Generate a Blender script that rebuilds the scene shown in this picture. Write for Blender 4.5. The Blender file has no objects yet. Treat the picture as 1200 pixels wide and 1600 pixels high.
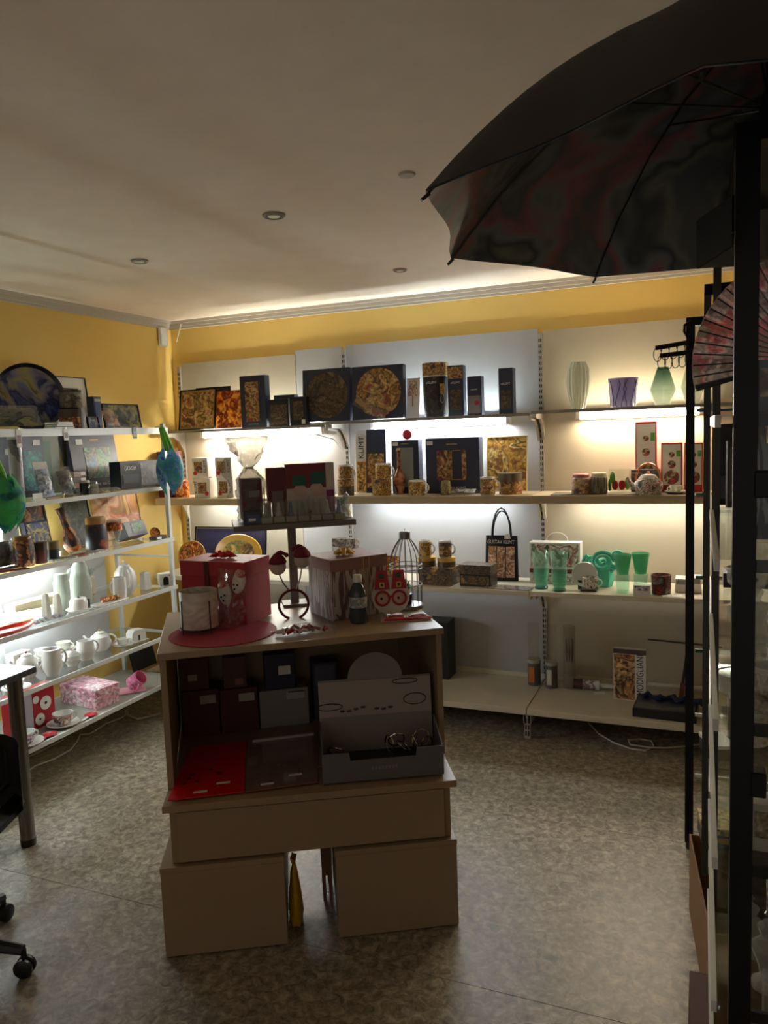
import bpy, bmesh, math, random
from mathutils import Vector, Matrix
random.seed(7)
R = math.radians
scene = bpy.context.scene
col = scene.collection

# ------------------------------------------------------------------ camera
FPX = 1200.0
CAM = Vector((0.0, 0.0, 1.65))
YAW, PIT, ROL = R(22.59), R(-5.78), R(-2.124)
_fw = Vector((-math.sin(YAW)*math.cos(PIT), math.cos(YAW)*math.cos(PIT), math.sin(PIT)))
_rt0 = Vector((math.cos(YAW), math.sin(YAW), 0)); _up0 = _rt0.cross(_fw)
_rt = math.cos(ROL)*_rt0 + math.sin(ROL)*_up0
_up = -math.sin(ROL)*_rt0 + math.cos(ROL)*_up0
cam_data = bpy.data.cameras.new('camera'); cam = bpy.data.objects.new('camera', cam_data); col.objects.link(cam)
cam_data.sensor_fit = 'VERTICAL'; cam_data.sensor_height = 32.0; cam_data.lens = FPX*32.0/1600.0
cam_data.clip_start = 0.05
m = Matrix((_rt, _up, -_fw)).transposed().to_4x4(); m.translation = CAM
cam.matrix_world = m
scene.camera = cam

# ------------------------------------------------------------------ world, exposure
w = bpy.data.worlds.new('world'); scene.world = w; w.use_nodes = True
w.node_tree.nodes['Background'].inputs[0].default_value = (1.0, 0.9, 0.8, 1)
w.node_tree.nodes['Background'].inputs[1].default_value = 0.118      # dim light from the rest of the shop behind
scene.view_settings.view_transform = 'Standard'
scene.view_settings.look = 'None'
scene.view_settings.gamma = 1.0
scene.view_settings.use_curve_mapping = False
scene.view_settings.exposure = 1.62
TUBE_TOP, TUBE_LOW, TUBE_RACK = 48.0, 16.0, 28.0       # emission strength of the fluorescent tubes

# ------------------------------------------------------------------ pixel helpers (a pixel gives a direction, a plane gives the distance)
def ray(u, v): return (u-600)/FPX*_rt - (v-800)/FPX*_up + _fw
def onz(u, v, z): d = ray(u, v); return CAM + d*((z-CAM.z)/d.z)
def ony(u, v, y): d = ray(u, v); return CAM + d*((y-CAM.y)/d.y)
def proj(p):
    q = Vector(p)-CAM; w_ = q.dot(_fw)
    return 600+FPX*q.dot(_rt)/w_, 800-FPX*q.dot(_up)/w_, w_
def _solve(fn, a, b):
    fa, fb = fn(a), fn(b)
    for _ in range(40):
        if abs(fb-fa) < 1e-12: break
        c = b - fb*(b-a)/(fb-fa); a, fa, b = b, fb, c; fb = fn(b)
        if abs(fb) < 1e-6: break
    return b
def xat(u, y, z): return _solve(lambda x: proj((x, y, z))[0]-u, -1.0, -1.2)
def yat(u, x, z): return _solve(lambda y: proj((x, y, z))[0]-u, 2.8, 3.0)
def zat(v, x, y): return _solve(lambda z: proj((x, y, z))[1]-v, 1.0, 1.1)
def mpp(p): return proj(p)[2]/FPX           # metres per pixel at a point

# ------------------------------------------------------------------ materials
_M = {}
def base(name):
    mt = bpy.data.materials.new(name); mt.use_nodes = True
    nt = mt.node_tree; return mt, nt, nt.nodes['Principled BSDF']
def S(c):                                   # sRGB 0-255 -> linear
    return tuple(((x/255)/12.92 if x/255 <= .04045 else ((x/255+.055)/1.055)**2.4) for x in c)+(1,)
def flat(name, c, rough=.5, metal=0., spec=.5, bump=0., bscale=60, emit=0):
    if name in _M: return _M[name]
    mt, nt, b = base(name); b.inputs['Base Color'].default_value = S(c)
    b.inputs['Roughness'].default_value = rough; b.inputs['Metallic'].default_value = metal
    b.inputs['Specular IOR Level'].default_value = spec
    if emit: b.inputs['Emission Color'].default_value = S(c); b.inputs['Emission Strength'].default_value = emit
    tc = nt.nodes.new('ShaderNodeTexCoord'); n = nt.nodes.new('ShaderNodeTexNoise'); n.inputs['Scale'].default_value = bscale
    nt.links.new(tc.outputs['Object'], n.inputs['Vector'])
    mx = nt.nodes.new('ShaderNodeMix'); mx.data_type = 'RGBA'; mx.blend_type = 'MULTIPLY'; mx.inputs[0].default_value = .12
    mx.inputs[6].default_value = S(c); nt.links.new(n.outputs['Fac'], mx.inputs[7]); nt.links.new(mx.outputs[2], b.inputs['Base Color'])
    if bump:
        bp = nt.nodes.new('ShaderNodeBump'); bp.inputs['Strength'].default_value = bump; bp.inputs['Distance'].default_value = .004
        nt.links.new(n.outputs['Fac'], bp.inputs['Height']); nt.links.new(bp.outputs[0], b.inputs['Normal'])
    _M[name] = mt; return mt
def art(name, pal, scale=28, seed=0, kind='vor', rough=.45, stretch=(1, 1, 1), smooth=False, dist=.6):
    """generic many-coloured print: cells or noise through a palette"""
    if name in _M: return _M[name]
    mt, nt, b = base(name); b.inputs['Roughness'].default_value = rough
    tc = nt.nodes.new('ShaderNodeTexCoord'); mp = nt.nodes.new('ShaderNodeMapping')
    mp.inputs['Location'].default_value = (seed*3.17, seed*1.31, seed*2.03); mp.inputs['Scale'].default_value = stretch
    nt.links.new(tc.outputs['Object'], mp.inputs['Vector'])
    n = nt.nodes.new('ShaderNodeTexNoise'); n.inputs['Scale'].default_value = scale*(.5 if kind != 'vor' else .8); n.inputs['Detail'].default_value = 3; n.inputs['Distortion'].default_value = dist
    nt.links.new(mp.outputs[0], n.inputs['Vector'])
    r = nt.nodes.new('ShaderNodeValToRGB'); r.color_ramp.interpolation = 'LINEAR' if smooth or kind == 'vor' else 'CONSTANT'
    el = r.color_ramp.elements; k = len(pal)
    while len(el) < k: el.new(.5)
    for i, c in enumerate(pal):
        el[i].position = 0 if i == 0 else .26+.48*i/k; el[i].color = S(c)
    nt.links.new(n.outputs['Fac'], r.inputs[0]); out = r.outputs[0]
    if kind == 'vor':                       # soft colour fields broken up by small facets
        v = nt.nodes.new('ShaderNodeTexVoronoi'); v.inputs['Scale'].default_value = scale*5
        nt.links.new(mp.outputs[0], v.inputs['Vector'])
        sp = nt.nodes.new('ShaderNodeSeparateColor'); nt.links.new(v.outputs['Color'], sp.inputs[0])
        mr = nt.nodes.new('ShaderNodeMapRange'); mr.inputs[3].default_value = .62; mr.inputs[4].default_value = 1.38; nt.links.new(sp.outputs[0], mr.inputs[0])
        mx = nt.nodes.new('ShaderNodeMix'); mx.data_type = 'RGBA'; mx.blend_type = 'MULTIPLY'; mx.inputs[0].default_value = 1
        nt.links.new(out, mx.inputs[6]); nt.links.new(mr.outputs[0], mx.inputs[7]); out = mx.outputs[2]
    nt.links.new(out, b.inputs['Base Color'])
    _M[name] = mt; return mt
def paper(name, src):
    """thin printed paper that lets some light through"""
    mt = src.copy(); mt.name = name; nt = mt.node_tree; b = nt.nodes['Principled BSDF']; o = nt.nodes['Material Output']
    tr = nt.nodes.new('ShaderNodeBsdfTranslucent'); mx = nt.nodes.new('ShaderNodeMixShader'); mx.inputs[0].default_value = .5
    nt.links.new(b.inputs['Base Color'].links[0].from_socket, tr.inputs[0]); nt.links.new(b.outputs[0], mx.inputs[1]); nt.links.new(tr.outputs[0], mx.inputs[2]); nt.links.new(mx.outputs[0], o.inputs[0]); return mt
def sheetglass(name, c=(248, 250, 249), refl=1.0, rough=.02, cloud=0.0, ior=1.5):
    """thin clear sheet: passes light straight through, mirrors at grazing angles"""
    if name in _M: return _M[name]
    mt = bpy.data.materials.new(name); mt.use_nodes = True; nt = mt.node_tree; nt.nodes.clear()
    o = nt.nodes.new('ShaderNodeOutputMaterial'); t = nt.nodes.new('ShaderNodeBsdfTransparent'); t.inputs[0].default_value = S(c)
    g = nt.nodes.new('ShaderNodeBsdfGlossy'); g.inputs['Roughness'].default_value = rough; g.inputs['Color'].default_value = (refl, refl, refl, 1)
    f = nt.nodes.new('ShaderNodeFresnel'); f.inputs[0].default_value = ior
    ge_ = nt.nodes.new('ShaderNodeNewGeometry'); sb = nt.nodes.new('ShaderNodeMath'); sb.operation = 'SUBTRACT'; sb.inputs[0].default_value = 1
    nt.links.new(ge_.outputs['Backfacing'], sb.inputs[1]); mu = nt.nodes.new('ShaderNodeMath'); mu.operation = 'MULTIPLY'
    nt.links.new(f.outputs[0], mu.inputs[0]); nt.links.new(sb.outputs[0], mu.inputs[1])
    mx = nt.nodes.new('ShaderNodeMixShader'); nt.links.new(mu.outputs[0], mx.inputs[0]); nt.links.new(t.outputs[0], mx.inputs[1]); nt.links.new(g.outputs[0], mx.inputs[2])
    out = mx.outputs[0]
    if cloud:
        d = nt.nodes.new('ShaderNodeBsdfDiffuse'); d.inputs[0].default_value = S(c)
        m2 = nt.nodes.new('ShaderNodeMixShader'); m2.inputs[0].default_value = cloud
        nt.links.new(out, m2.inputs[1]); nt.links.new(d.outputs[0], m2.inputs[2]); out = m2.outputs[0]
    nt.links.new(out, o.inputs[0]); _M[name] = mt; return mt
def lamp(name, c, strength):
    mt = bpy.data.materials.new(name); mt.use_nodes = True; nt = mt.node_tree; nt.nodes.clear()
    o = nt.nodes.new('ShaderNodeOutputMaterial'); e = nt.nodes.new('ShaderNodeEmission')
    e.inputs[0].default_value = c; e.inputs[1].default_value = strength; nt.links.new(e.outputs[0], o.inputs[0]); return mt

GOLD = [(70, 45, 20), (150, 105, 40), (196, 150, 60), (120, 70, 35), (222, 186, 104), (60, 48, 40), (205, 160, 70)]
GOLD2 = [(48, 34, 22), (120, 86, 40), (176, 136, 66), (90, 60, 40), (200, 170, 110), (150, 80, 60), (70, 60, 50)]
FIRE = [(90, 20, 14), (150, 40, 16), (230, 120, 30), (250, 180, 70), (170, 60, 20), (110, 30, 20), (240, 150, 50)]
DIM = [(40, 40, 50), (70, 58, 46), (104, 82, 56), (52, 46, 50), (122, 100, 68), (84, 54, 58)]
NIGHT = [(18, 22, 50), (40, 48, 92), (70, 78, 128), (30, 36, 70), (110, 112, 140), (150, 140, 90), (28, 32, 60)]
IRIS = [(20, 40, 90), (40, 80, 150), (30, 90, 70), (110, 150, 90), (20, 30, 60), (140, 130, 80), (60, 110, 160)]
SUNF = [(205, 120, 50), (222, 160, 80), (196, 140, 110), (214, 172, 130), (180, 90, 40), (150, 110, 60), (226, 180, 96)]
EARTH = [(60, 30, 20), (130, 60, 30), (170, 90, 50), (90, 50, 36), (30, 24, 22), (190, 130, 70)]
PINKF = [(238, 214, 220), (236, 196, 206), (222, 150, 170), (240, 222, 226), (200, 110, 140), (236, 210, 216)]
REDF = [(176, 18, 36), (170, 14, 30), (180, 22, 40), (236, 222, 220), (172, 16, 34), (168, 14, 30)]
FLOR = [(226, 220, 208), (232, 226, 216), (90, 120, 90), (230, 224, 214), (150, 70, 80), (226, 220, 210), (70, 80, 60)]

WHITE = flat('white_paint', (222, 220, 214), .4)
PORC = flat('white_porcelain', (226, 224, 218), .12)
CREAM = flat('cream_porcelain', (216, 214, 200), .15)
BLACK = flat('black_metal', (9, 11, 16), .45, spec=.3)
BLACKP = flat('black_plastic', (20, 20, 22), .4)
NAVY = flat('navy_card', (50, 56, 80), .4)  # navy card, lightened: bluish glare haze is put into the colour
DARK = flat('dark_card', (40, 41, 52), .42)  # dark card, raised a little with haze put into its colour
STEEL = flat('brushed_steel', (150, 150, 148), .3, 1.)
CHROME = flat('chrome', (190, 190, 190), .12, 1.)
RED = flat('red_print', (190, 24, 36), .4)
MAROON = flat('maroon_card', (104, 30, 46), .5)
PAPER = flat('white_paper', (232, 230, 224), .6)
INK = flat('black_ink', (14, 14, 16), .5)
GOLDI = flat('gold_ink', (186, 150, 76), .35, .3)
GREYI = flat('grey_ink', (150, 148, 146), .5)
LAMI = flat('beige_laminate', (150, 128, 102), .42, bscale=18)
GLASS = sheetglass('clear_glass')
SHELFG = sheetglass('shelf_glass', (246, 250, 248))
FILM = sheetglass('clear_film', (246, 246, 246), 1.0, .08, .05, 1.7)
DARKG = flat('glass_edge', (30, 84, 70), .1)

# ------------------------------------------------------------------ mesh builder
class MB:
    def __init__(s): s.bm = bmesh.new()
    def box(s, c, d, rz=0, bev=0, rx=0, ry=0):
        r = bmesh.ops.create_cube(s.bm, size=1.0)
        vs = r['verts']
        bmesh.ops.scale(s.bm, verts=vs, vec=d)
        if bev:
            es = list({e for v in vs for e in v.link_edges})
            rr = bmesh.ops.bevel(s.bm, geom=es, offset=bev, segments=1, affect='EDGES')
            vs = list({v for f in rr['faces'] for v in f.verts} | {v for v in vs if v.is_valid})
        M_ = Matrix.Translation(c) @ Matrix.Rotation(rz, 4, 'Z') @ Matrix.Rotation(ry, 4, 'Y') @ Matrix.Rotation(rx, 4, 'X')
        bmesh.ops.transform(s.bm, matrix=M_, verts=vs); return s
    def ext(s, x0, x1, y0, y1, z0, z1, bev=0): return s.box(((x0+x1)/2, (y0+y1)/2, (z0+z1)/2), (x1-x0, y1-y0, z1-z0), bev=bev)
    def lathe(s, prof, seg=20, c=(0, 0, 0), mat=None, f=None):
        rings = []
        for r, z in prof:
            if r < 1e-5: ring = [s.bm.verts.new((c[0], c[1], c[2]+z))]
            else:
                ring = []
                for i in range(seg):
                    a = 2*math.pi*i/seg; rr = r*(f(a, z) if f else 1)
                    ring.append(s.bm.verts.new((c[0]+rr*math.cos(a), c[1]+rr*math.sin(a), c[2]+z)))
            rings.append(ring)
        new = []
        for a, b in zip(rings[:-1], rings[1:]):
            na, nb = len(a), len(b)
            for i in range(seg):
                j = (i+1) % seg
                if na == 1 and nb == 1: continue
                if na == 1: new.append(s.bm.faces.new((a[0], b[j], b[i])))
                elif nb == 1: new.append(s.bm.faces.new((a[i], a[j], b[0])))
                else: new.append(s.bm.faces.new((a[i], a[j], b[j], b[i])))
        if mat is not None:
            bmesh.ops.transform(s.bm, matrix=mat, verts=list({v for r_ in rings for v in r_}))
        return s
    def tube(s, pts, r, seg=8, closed=False, taper=None, cap=True):
        pts = [Vector(p) for p in pts]; n = len(pts); rings = []
        up = Vector((0, 0, 1))
        for i, p in enumerate(pts):
            if closed: t = pts[(i+1) % n]-pts[i-1]
            else: t = pts[min(i+1, n-1)]-pts[max(i-1, 0)]
            t.normalize()
            a = up if abs(t.dot(up)) < .95 else Vector((1, 0, 0))
            x = t.cross(a).normalized(); y = x.cross(t)
            if i and rings:                                   # keep frames aligned
                x0 = lastx - t*lastx.dot(t)
                if x0.length > 1e-4: x = x0.normalized(); y = x.cross(t)
            lastx = x
            rr = r if taper is None else taper[i]
            rings.append([s.bm.verts.new(p + x*rr*math.cos(2*math.pi*k/seg) + y*rr*math.sin(2*math.pi*k/seg)) for k in range(seg)])
        for i in range(n if closed else n-1):
            a, b = rings[i], rings[(i+1) % n]
            for k in range(seg):
                j = (k+1) % seg; s.bm.faces.new((a[k], b[k], b[j], a[j]))
        if not closed and cap:
            s.bm.faces.new(rings[0]); s.bm.faces.new(list(reversed(rings[-1])))
        return s
    def sph(s, c, r, seg=12, sc=(1, 1, 1)):
        k = bmesh.ops.create_uvsphere(s.bm, u_segments=seg, v_segments=max(6, seg*2//3), radius=r)
        bmesh.ops.transform(s.bm, matrix=Matrix.Translation(c) @ Matrix.Diagonal((*sc, 1)), verts=k['verts']); return s
    def cyl(s, c, r, h, seg=16, r2=None):
        r2 = r if r2 is None else r2
        return s.lathe([(0, 0), (r, 0), (r2, h), (0, h)], seg, c)
    def poly(s, pts, y0, y1):
        """outline in x,z extruded from y0 to y1"""
        a = [s.bm.verts.new((x, y0, z)) for x, z in pts]; b = [s.bm.verts.new((x, y1, z)) for x, z in pts]
        n = len(pts); s.bm.faces.new(a); s.bm.faces.new(list(reversed(b)))
        for i in range(n): j = (i+1) % n; s.bm.faces.new((a[i], b[i], b[j], a[j]))
        return s
    def polyz(s, pts, z0, z1):
        a = [s.bm.verts.new((x, y, z0)) for x, y in pts]; b = [s.bm.verts.new((x, y, z1)) for x, y in pts]
        n = len(pts); s.bm.faces.new(a); s.bm.faces.new(list(reversed(b)))
        for i in range(n): j = (i+1) % n; s.bm.faces.new((a[i], b[i], b[j], a[j]))
        return s
    def grid(s, fn, nu, nv, thick=0):
        V = [[s.bm.verts.new(fn(i/nu, j/nv)) for j in range(nv+1)] for i in range(nu+1)]
        fs = [s.bm.faces.new((V[i][j], V[i+1][j], V[i+1][j+1], V[i][j+1])) for i in range(nu) for j in range(nv)]
        if thick: bmesh.ops.solidify(s.bm, geom=fs, thickness=thick)
        return s
    def mesh(s, name, mat, smooth=True):
        bmesh.ops.recalc_face_normals(s.bm, faces=s.bm.faces)
        me = bpy.data.meshes.new(name); s.bm.to_mesh(me); s.bm.free()
        if mat: me.materials.append(mat)
        if smooth:
            me.polygons.foreach_set('use_smooth', [True]*len(me.polygons)); me.set_sharp_from_angle(angle=R(38))
        return me
    def build(s, name, mat, parent=None, loc=(0, 0, 0), rz=0, rx=0, ry=0, smooth=True, label=None):
        return obj(name, s.mesh(name, mat, smooth), parent, loc, rz, rx, ry, label)
def obj(name, me, parent=None, loc=(0, 0, 0), rz=0, rx=0, ry=0, label=None):
    o = bpy.data.objects.new(name, me); col.objects.link(o)
    o.location = loc; o.rotation_euler = (rx, ry, rz)
    if parent: o.parent = parent
    if label: o['label'] = label
    return o
def tag(o, label, cat, group=None):
    o['label'] = label; o['category'] = cat
    if group: o['group'] = group
    return o
def thing(name, label, cat, loc=(0, 0, 0), rz=0, rx=0, ry=0, group=None):
    o = bpy.data.objects.new(name, None); col.objects.link(o); o.empty_display_size = .05
    o.location = loc; o.rotation_euler = (rx, ry, rz); return tag(o, label, cat, group)
def struct(o): o['kind'] = 'structure'; return o
_T = {}
def text(s, size, mat, parent, loc, rx=R(90), ry=0, rz=0, name='lettering', align='CENTER', w=None):
    cu = bpy.data.curves.new('text', 'FONT'); cu.body = s; cu.size = size; cu.align_x = align; cu.align_y = 'CENTER'; cu.extrude = .0003; cu.resolution_u = 3
    t = bpy.data.objects.new('text', cu); me = bpy.data.meshes.new_from_object(t); bpy.data.objects.remove(t)
    me.materials.clear(); me.materials.append(mat)
    if w:
        xs = [v.co.x for v in me.vertices]; k = w/(max(xs)-min(xs))
        for v in me.vertices: v.co.x *= k
    o = obj(name, me, parent, loc); o.rotation_euler = (rx, ry, rz); return o

# ------------------------------------------------------------------ reusable goods (local front is -Y, base at z = 0)
def carton(name, label, cat, loc, rz, w_, d, h, mat, parts=(), rx=0, group=None, bev=.0015, back=False):
    """box with parts: ('art', x0,z0,x1,z1, mat[, name]) fractions of the front, ('txt', s, size, cx, cz, mat, turn), ('dot', cx, cz, r, mat[, name]), ('label', ...)"""
    t = thing(name, label, cat, loc, rz, rx, group=group)
    y1 = 0 if back else d/2; y0 = y1-d
    MB().ext(-w_/2, w_/2, y0, y1, 0, h, bev).build('body', mat, t, smooth=False)
    k = 0
    for p in parts:
        k += 1; yy = y0-.0006*k
        if p[0] == 'art':
            MB().ext((p[1]-.5)*w_, (p[3]-.5)*w_, yy-.0012, y0+.0005, p[2]*h, p[4]*h).build(p[6] if len(p) > 6 else 'printed_panel', p[5], t, smooth=False)
        elif p[0] == 'txt':
            text(p[1], p[2], p[5], t, ((p[3]-.5)*w_, yy-.0016, p[4]*h), R(90), p[6] if len(p) > 6 else 0, w=p[7] if len(p) > 7 else None)
        elif p[0] == 'dot':
            MB().lathe([(0, 0), (p[3], 0), (p[3], .0012), (0, .0012)], 20).build(p[5] if len(p) > 5 else 'sticker', p[4], t, ((p[1]-.5)*w_, yy, p[2]*h), rx=R(90))
        elif p[0] == 'side':        # printed right side
            MB().ext(w_/2-.0005, w_/2+.001, y0+.002, y1-.002, p[1]*h, p[2]*h).build('side_print', p[3], t, smooth=False)
        elif p[0] == 'top':
            MB().ext(-w_/2-.0012, w_/2+.0012, y0-.0012, y1+.0012, h*p[1], h+.0015).build('lid', p[2], t, smooth=False)
    return t
def picture(name, label, loc, rz, w_, h, fmat, amat, tilt=10, fw=.006, mount=None, mw=0, cat='picture', d=.014, group=None, extra=()):
    t = thing(name, label, cat, loc, rz, -R(tilt), group=group)
    b = MB()
    b.ext(-w_/2, -w_/2+fw, -d, 0, 0, h).ext(w_/2-fw, w_/2, -d, 0, 0, h).ext(-w_/2+fw, w_/2-fw, -d, 0, 0, fw).ext(-w_/2+fw, w_/2-fw, -d, 0, h-fw, h)
    b.build('frame', fmat, t, smooth=False)
    if mount: MB().ext(-w_/2+fw, w_/2-fw, -d*.5, -.001, fw, h-fw).build('mount', mount, t, smooth=False)
    q = fw+mw
    MB().ext(-w_/2+q, w_/2-q, -d*.7, -d*.1, q, h-q).build('print', amat, t, smooth=False)
    for e in extra: e(t)
    return t
def handle(t, r, z0, z1, out, mat, ang=0, rad=.005, name='handle'):
    pts = []
    for k in range(9):
        a = math.pi*(k/8)-math.pi/2; pts.append(((r-.004+out*math.cos(a)), 0, (z0+z1)/2+(z1-z0)/2*math.sin(a)))
    return MB().tube(pts, rad, 8).build(name, mat, t, rz=ang)
def mug(name, label, loc, r, h, pmat, hang=0, mat=None, group=None, flare=1.0, cat='mug', band=(.06, .9)):
    mat = mat or PORC; t = thing(name, label, cat, loc, group=group)
    MB().lathe([(0, 0), (r*.86*flare, 0), (r*flare, h*.06), (r, h*.5), (r, h), (r-.003, h), (r-.004, h*.5), (r*.8, .006), (0, .006)], 24).build('body', mat, t)
    if pmat: MB().lathe([(r*(flare+(1-flare)*min(1, band[0]*2))+.0002, h*band[0]), (r+.0008, h*.5), (r+.0008, h*band[1]), (r-.0005, h*band[1])], 24).build('printed_band', pmat, t)
    handle(t, r, h*.2, h*.82, r*.75, mat, hang, r*.13)
    return t
def teapot(name, label, loc, r, h, mat, spout=0, lidm=None, group=None, ribs=0, knob=True):
    t = thing(name, label, 'teapot', loc, spout, group=group)
    f = (lambda a, z: 1+.03*math.cos(ribs*a)) if ribs else None
    MB().lathe([(0, 0), (r*.62, 0), (r*.9, h*.16), (r, h*.38), (r*.86, h*.66), (r*.48, h*.8), (0, h*.8)], 28 if not ribs else ribs*4, f=f).build('body', mat, t)
    lid = MB().lathe([(r*.5, h*.79), (r*.46, h*.85), (r*.2, h*.9), (0, h*.91)], 20).build('lid', mat, t)
    if knob: MB().sph((0, 0, h*.95), r*.12, 10).build('knob', lidm or mat, lid)
    MB().tube([(r*.8, 0, h*.28), (r*1.15, 0, h*.42), (r*1.32, 0, h*.66), (r*1.5, 0, h*.74)], .01, 10, taper=[r*.24, r*.17, r*.11, r*.1]).build('spout', mat, t)
    handle(t, r*.88, h*.22, h*.72, r*.6, mat, math.pi, r*.085)
    return t
def cup_saucer(name, label, loc, r, pmat, hang=0, mat=None, group=None, sr=1.75):
    mat = mat or PORC; t = thing(name, label, 'cup', loc, group=group); h = r*1.35
    MB().lathe([(0, 0), (r*.9, .001), (r*sr, .014), (r*sr, .017), (r*.85, .005), (0, .004)], 28).build('saucer', mat, t)
    MB().lathe([(0, .005), (r*.5, .005), (r*.55, .012), (r*.82, h*.35), (r, h), (r-.003, h), (r*.78, h*.36), (r*.4, .014), (0, .014)], 24).build('cup', mat, t)
    if pmat: MB().lathe([(r*.62+.001, h*.16), (r*.83+.001, h*.35), (r*.97+.001, h*.86), (r*.9, h*.86)], 24).build('printed_band', pmat, t)
    handle(t, r*.9, h*.3, h*.9, r*.6, mat, hang, r*.1)
    return t
def jar(name, label, loc, r, h, pmat, lidm, cat='jar', lid=.82, group=None):
    t = thing(name, label, cat, loc, group=group)
    MB().lathe([(0, 0), (r*.96, 0), (r, h*.04), (r, h*lid*.92), (r*.9, h*lid), (0, h*lid)], 24).build('body', pmat, t)
    MB().lathe([(r*.86, h*lid), (r*.88, h*lid), (r*.88, h*.96), (r*.8, h), (0, h)], 24).build('lid', lidm, t)
    return t
def tin(name, label, loc, r, h, pmat, lidm, group=None, cat='tin'):
    t = thing(name, label, cat, loc, group=group)
    MB().lathe([(0, 0), (r, 0), (r, h*.72), (0, h*.72)], 24).build('body', pmat, t)
    MB().lathe([(r+.001, h*.6), (r+.0015, h*.6), (r+.0015, h), (0, h)], 24).build('lid', lidm, t)
    return t
def disc(name, label, cat, loc, r, amat, rmat, rz=0, tilt=12, group=None, rimw=.08, th=.018):
    """a round plate or tray standing on its edge, leaning back"""
    t = thing(name, label, cat, loc, rz, -R(tilt), group=group)
    M_ = Matrix.Translation((0, 0, r)) @ Matrix.Rotation(R(90), 4, 'X')
    MB().lathe([(0, 0), (r*(1-rimw*1.6), 0), (r, th), (r*.985, th*1.15), (r*(1-rimw), th*.55), (r*(1-rimw), th*.2), (0, th*.2)], 40, mat=M_).build('rim', rmat, t)
    MB().lathe([(0, th*.21), (r*(1-rimw*1.02), th*.21), (r*(1-rimw*1.02), th*.3), (0, th*.32)], 40, mat=M_).build('printed_face', amat, t)
    return t
def pack(name, label, cat, loc, rz, w_, h, d, mat, film=None, rx=0, group=None, seed=0, head=None):
    """crumpled bag of clear film round something"""
    t = thing(name, label, cat, loc, rz, rx, group=group); rn = random.Random(seed)
    J = [[rn.uniform(-1, 1) for _ in range(12)] for _ in range(12)]
    def f(a, b, s, k):
        e = math.sin(math.pi*min(max(a, .02), .98))*math.sin(math.pi*min(max(b, .02), .98))
        return ((a-.5)*w_*k+.004*J[int(b*8)][int(a*8)]*s, s*d/2*e*k**.5+.15*d*J[int(a*8)][int(b*8)]*e-d/2, b*h*k+.002)
    MB().grid(lambda a, b: f(a, b, -1, .86), 8, 8).grid(lambda a, b: f(a, b, 1, .86), 8, 8).build('contents', mat, t)
    MB().grid(lambda a, b: f(a, b, -1, 1.0), 9, 9).build('wrapper', film or FILM, t)
    if head: MB().ext(-w_*.45, w_*.45, -d*.55, -d*.45, h*.86, h*1.08).build('header_card', head, t, smooth=False)
    return t

# ================================================================== THE ROOM
YW, XL, ZC = 4.49, -3.43, 2.48
YP = 4.48                                   # face of the white shelving panels
def wallmat():
    mt, nt, b = base('yellow_wall_paint'); b.inputs['Roughness'].default_value = .75
    tc = nt.nodes.new('ShaderNodeTexCoord'); n = nt.nodes.new('ShaderNodeTexNoise'); n.inputs['Scale'].default_value = 2.2; n.inputs['Detail'].default_value = 6
    nt.links.new(tc.outputs['Object'], n.inputs['Vector'])
    r = nt.nodes.new('ShaderNodeValToRGB'); r.color_ramp.elements[0].color = S((226, 190, 104)); r.color_ramp.elements[1].color = S((232, 198, 114))
    nt.links.new(n.outputs['Fac'], r.inputs[0]); nt.links.new(r.outputs[0], b.inputs['Base Color'])
    n2 = nt.nodes.new('ShaderNodeTexNoise'); n2.inputs['Scale'].default_value = 160; nt.links.new(tc.outputs['Object'], n2.inputs['Vector'])
    bp = nt.nodes.new('ShaderNodeBump'); bp.inputs['Strength'].default_value = .12; bp.inputs['Distance'].default_value = .003
    nt.links.new(n2.outputs['Fac'], bp.inputs['Height']); nt.links.new(bp.outputs[0], b.inputs['Normal']); return mt
def floormat():
    mt, nt, b = base('mottled_vinyl'); b.inputs['Roughness'].default_value = .36
    tc = nt.nodes.new('ShaderNodeTexCoord')
    n = nt.nodes.new('ShaderNodeTexNoise'); n.inputs['Scale'].default_value = 32; n.inputs['Detail'].default_value = 9; n.inputs['Roughness'].default_value = .72; n.inputs['Distortion'].default_value = .8
    nt.links.new(tc.outputs['Object'], n.inputs['Vector'])
    r = nt.nodes.new('ShaderNodeValToRGB'); e = r.color_ramp.elements; e.new(.5)
    e[0].position = .36; e[0].color = S((90, 81, 70)); e[1].position = .5; e[1].color = S((140, 129, 113)); e[2].position = .66; e[2].color = S((190, 178, 156))
    nt.links.new(n.outputs['Fac'], r.inputs[0])
    n3 = nt.nodes.new('ShaderNodeTexNoise'); n3.inputs['Scale'].default_value = 3.2; n3.inputs['Detail'].default_value = 5; nt.links.new(tc.outputs['Object'], n3.inputs['Vector'])
    r3 = nt.nodes.new('ShaderNodeMapRange'); r3.inputs[3].default_value = .84; r3.inputs[4].default_value = 1.1; nt.links.new(n3.outputs['Fac'], r3.inputs[0])
    mx = nt.nodes.new('ShaderNodeMix'); mx.data_type = 'RGBA'; mx.blend_type = 'MULTIPLY'; mx.inputs[0].default_value = 1
    nt.links.new(r.outputs[0], mx.inputs[6]); nt.links.new(r3.outputs[0], mx.inputs[7]); nt.links.new(mx.outputs[2], b.inputs['Base Color'])
    rr = nt.nodes.new('ShaderNodeMapRange'); rr.inputs[3].default_value = .3; rr.inputs[4].default_value = .48; nt.links.new(n.outputs['Fac'], rr.inputs[0]); nt.links.new(rr.outputs[0], b.inputs['Roughness'])
    bp = nt.nodes.new('ShaderNodeBump'); bp.inputs['Strength'].default_value = .15; bp.inputs['Distance'].default_value = .003
    nt.links.new(n.outputs['Fac'], bp.inputs['Height']); nt.links.new(bp.outputs[0], b.inputs['Normal']); return mt
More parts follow.
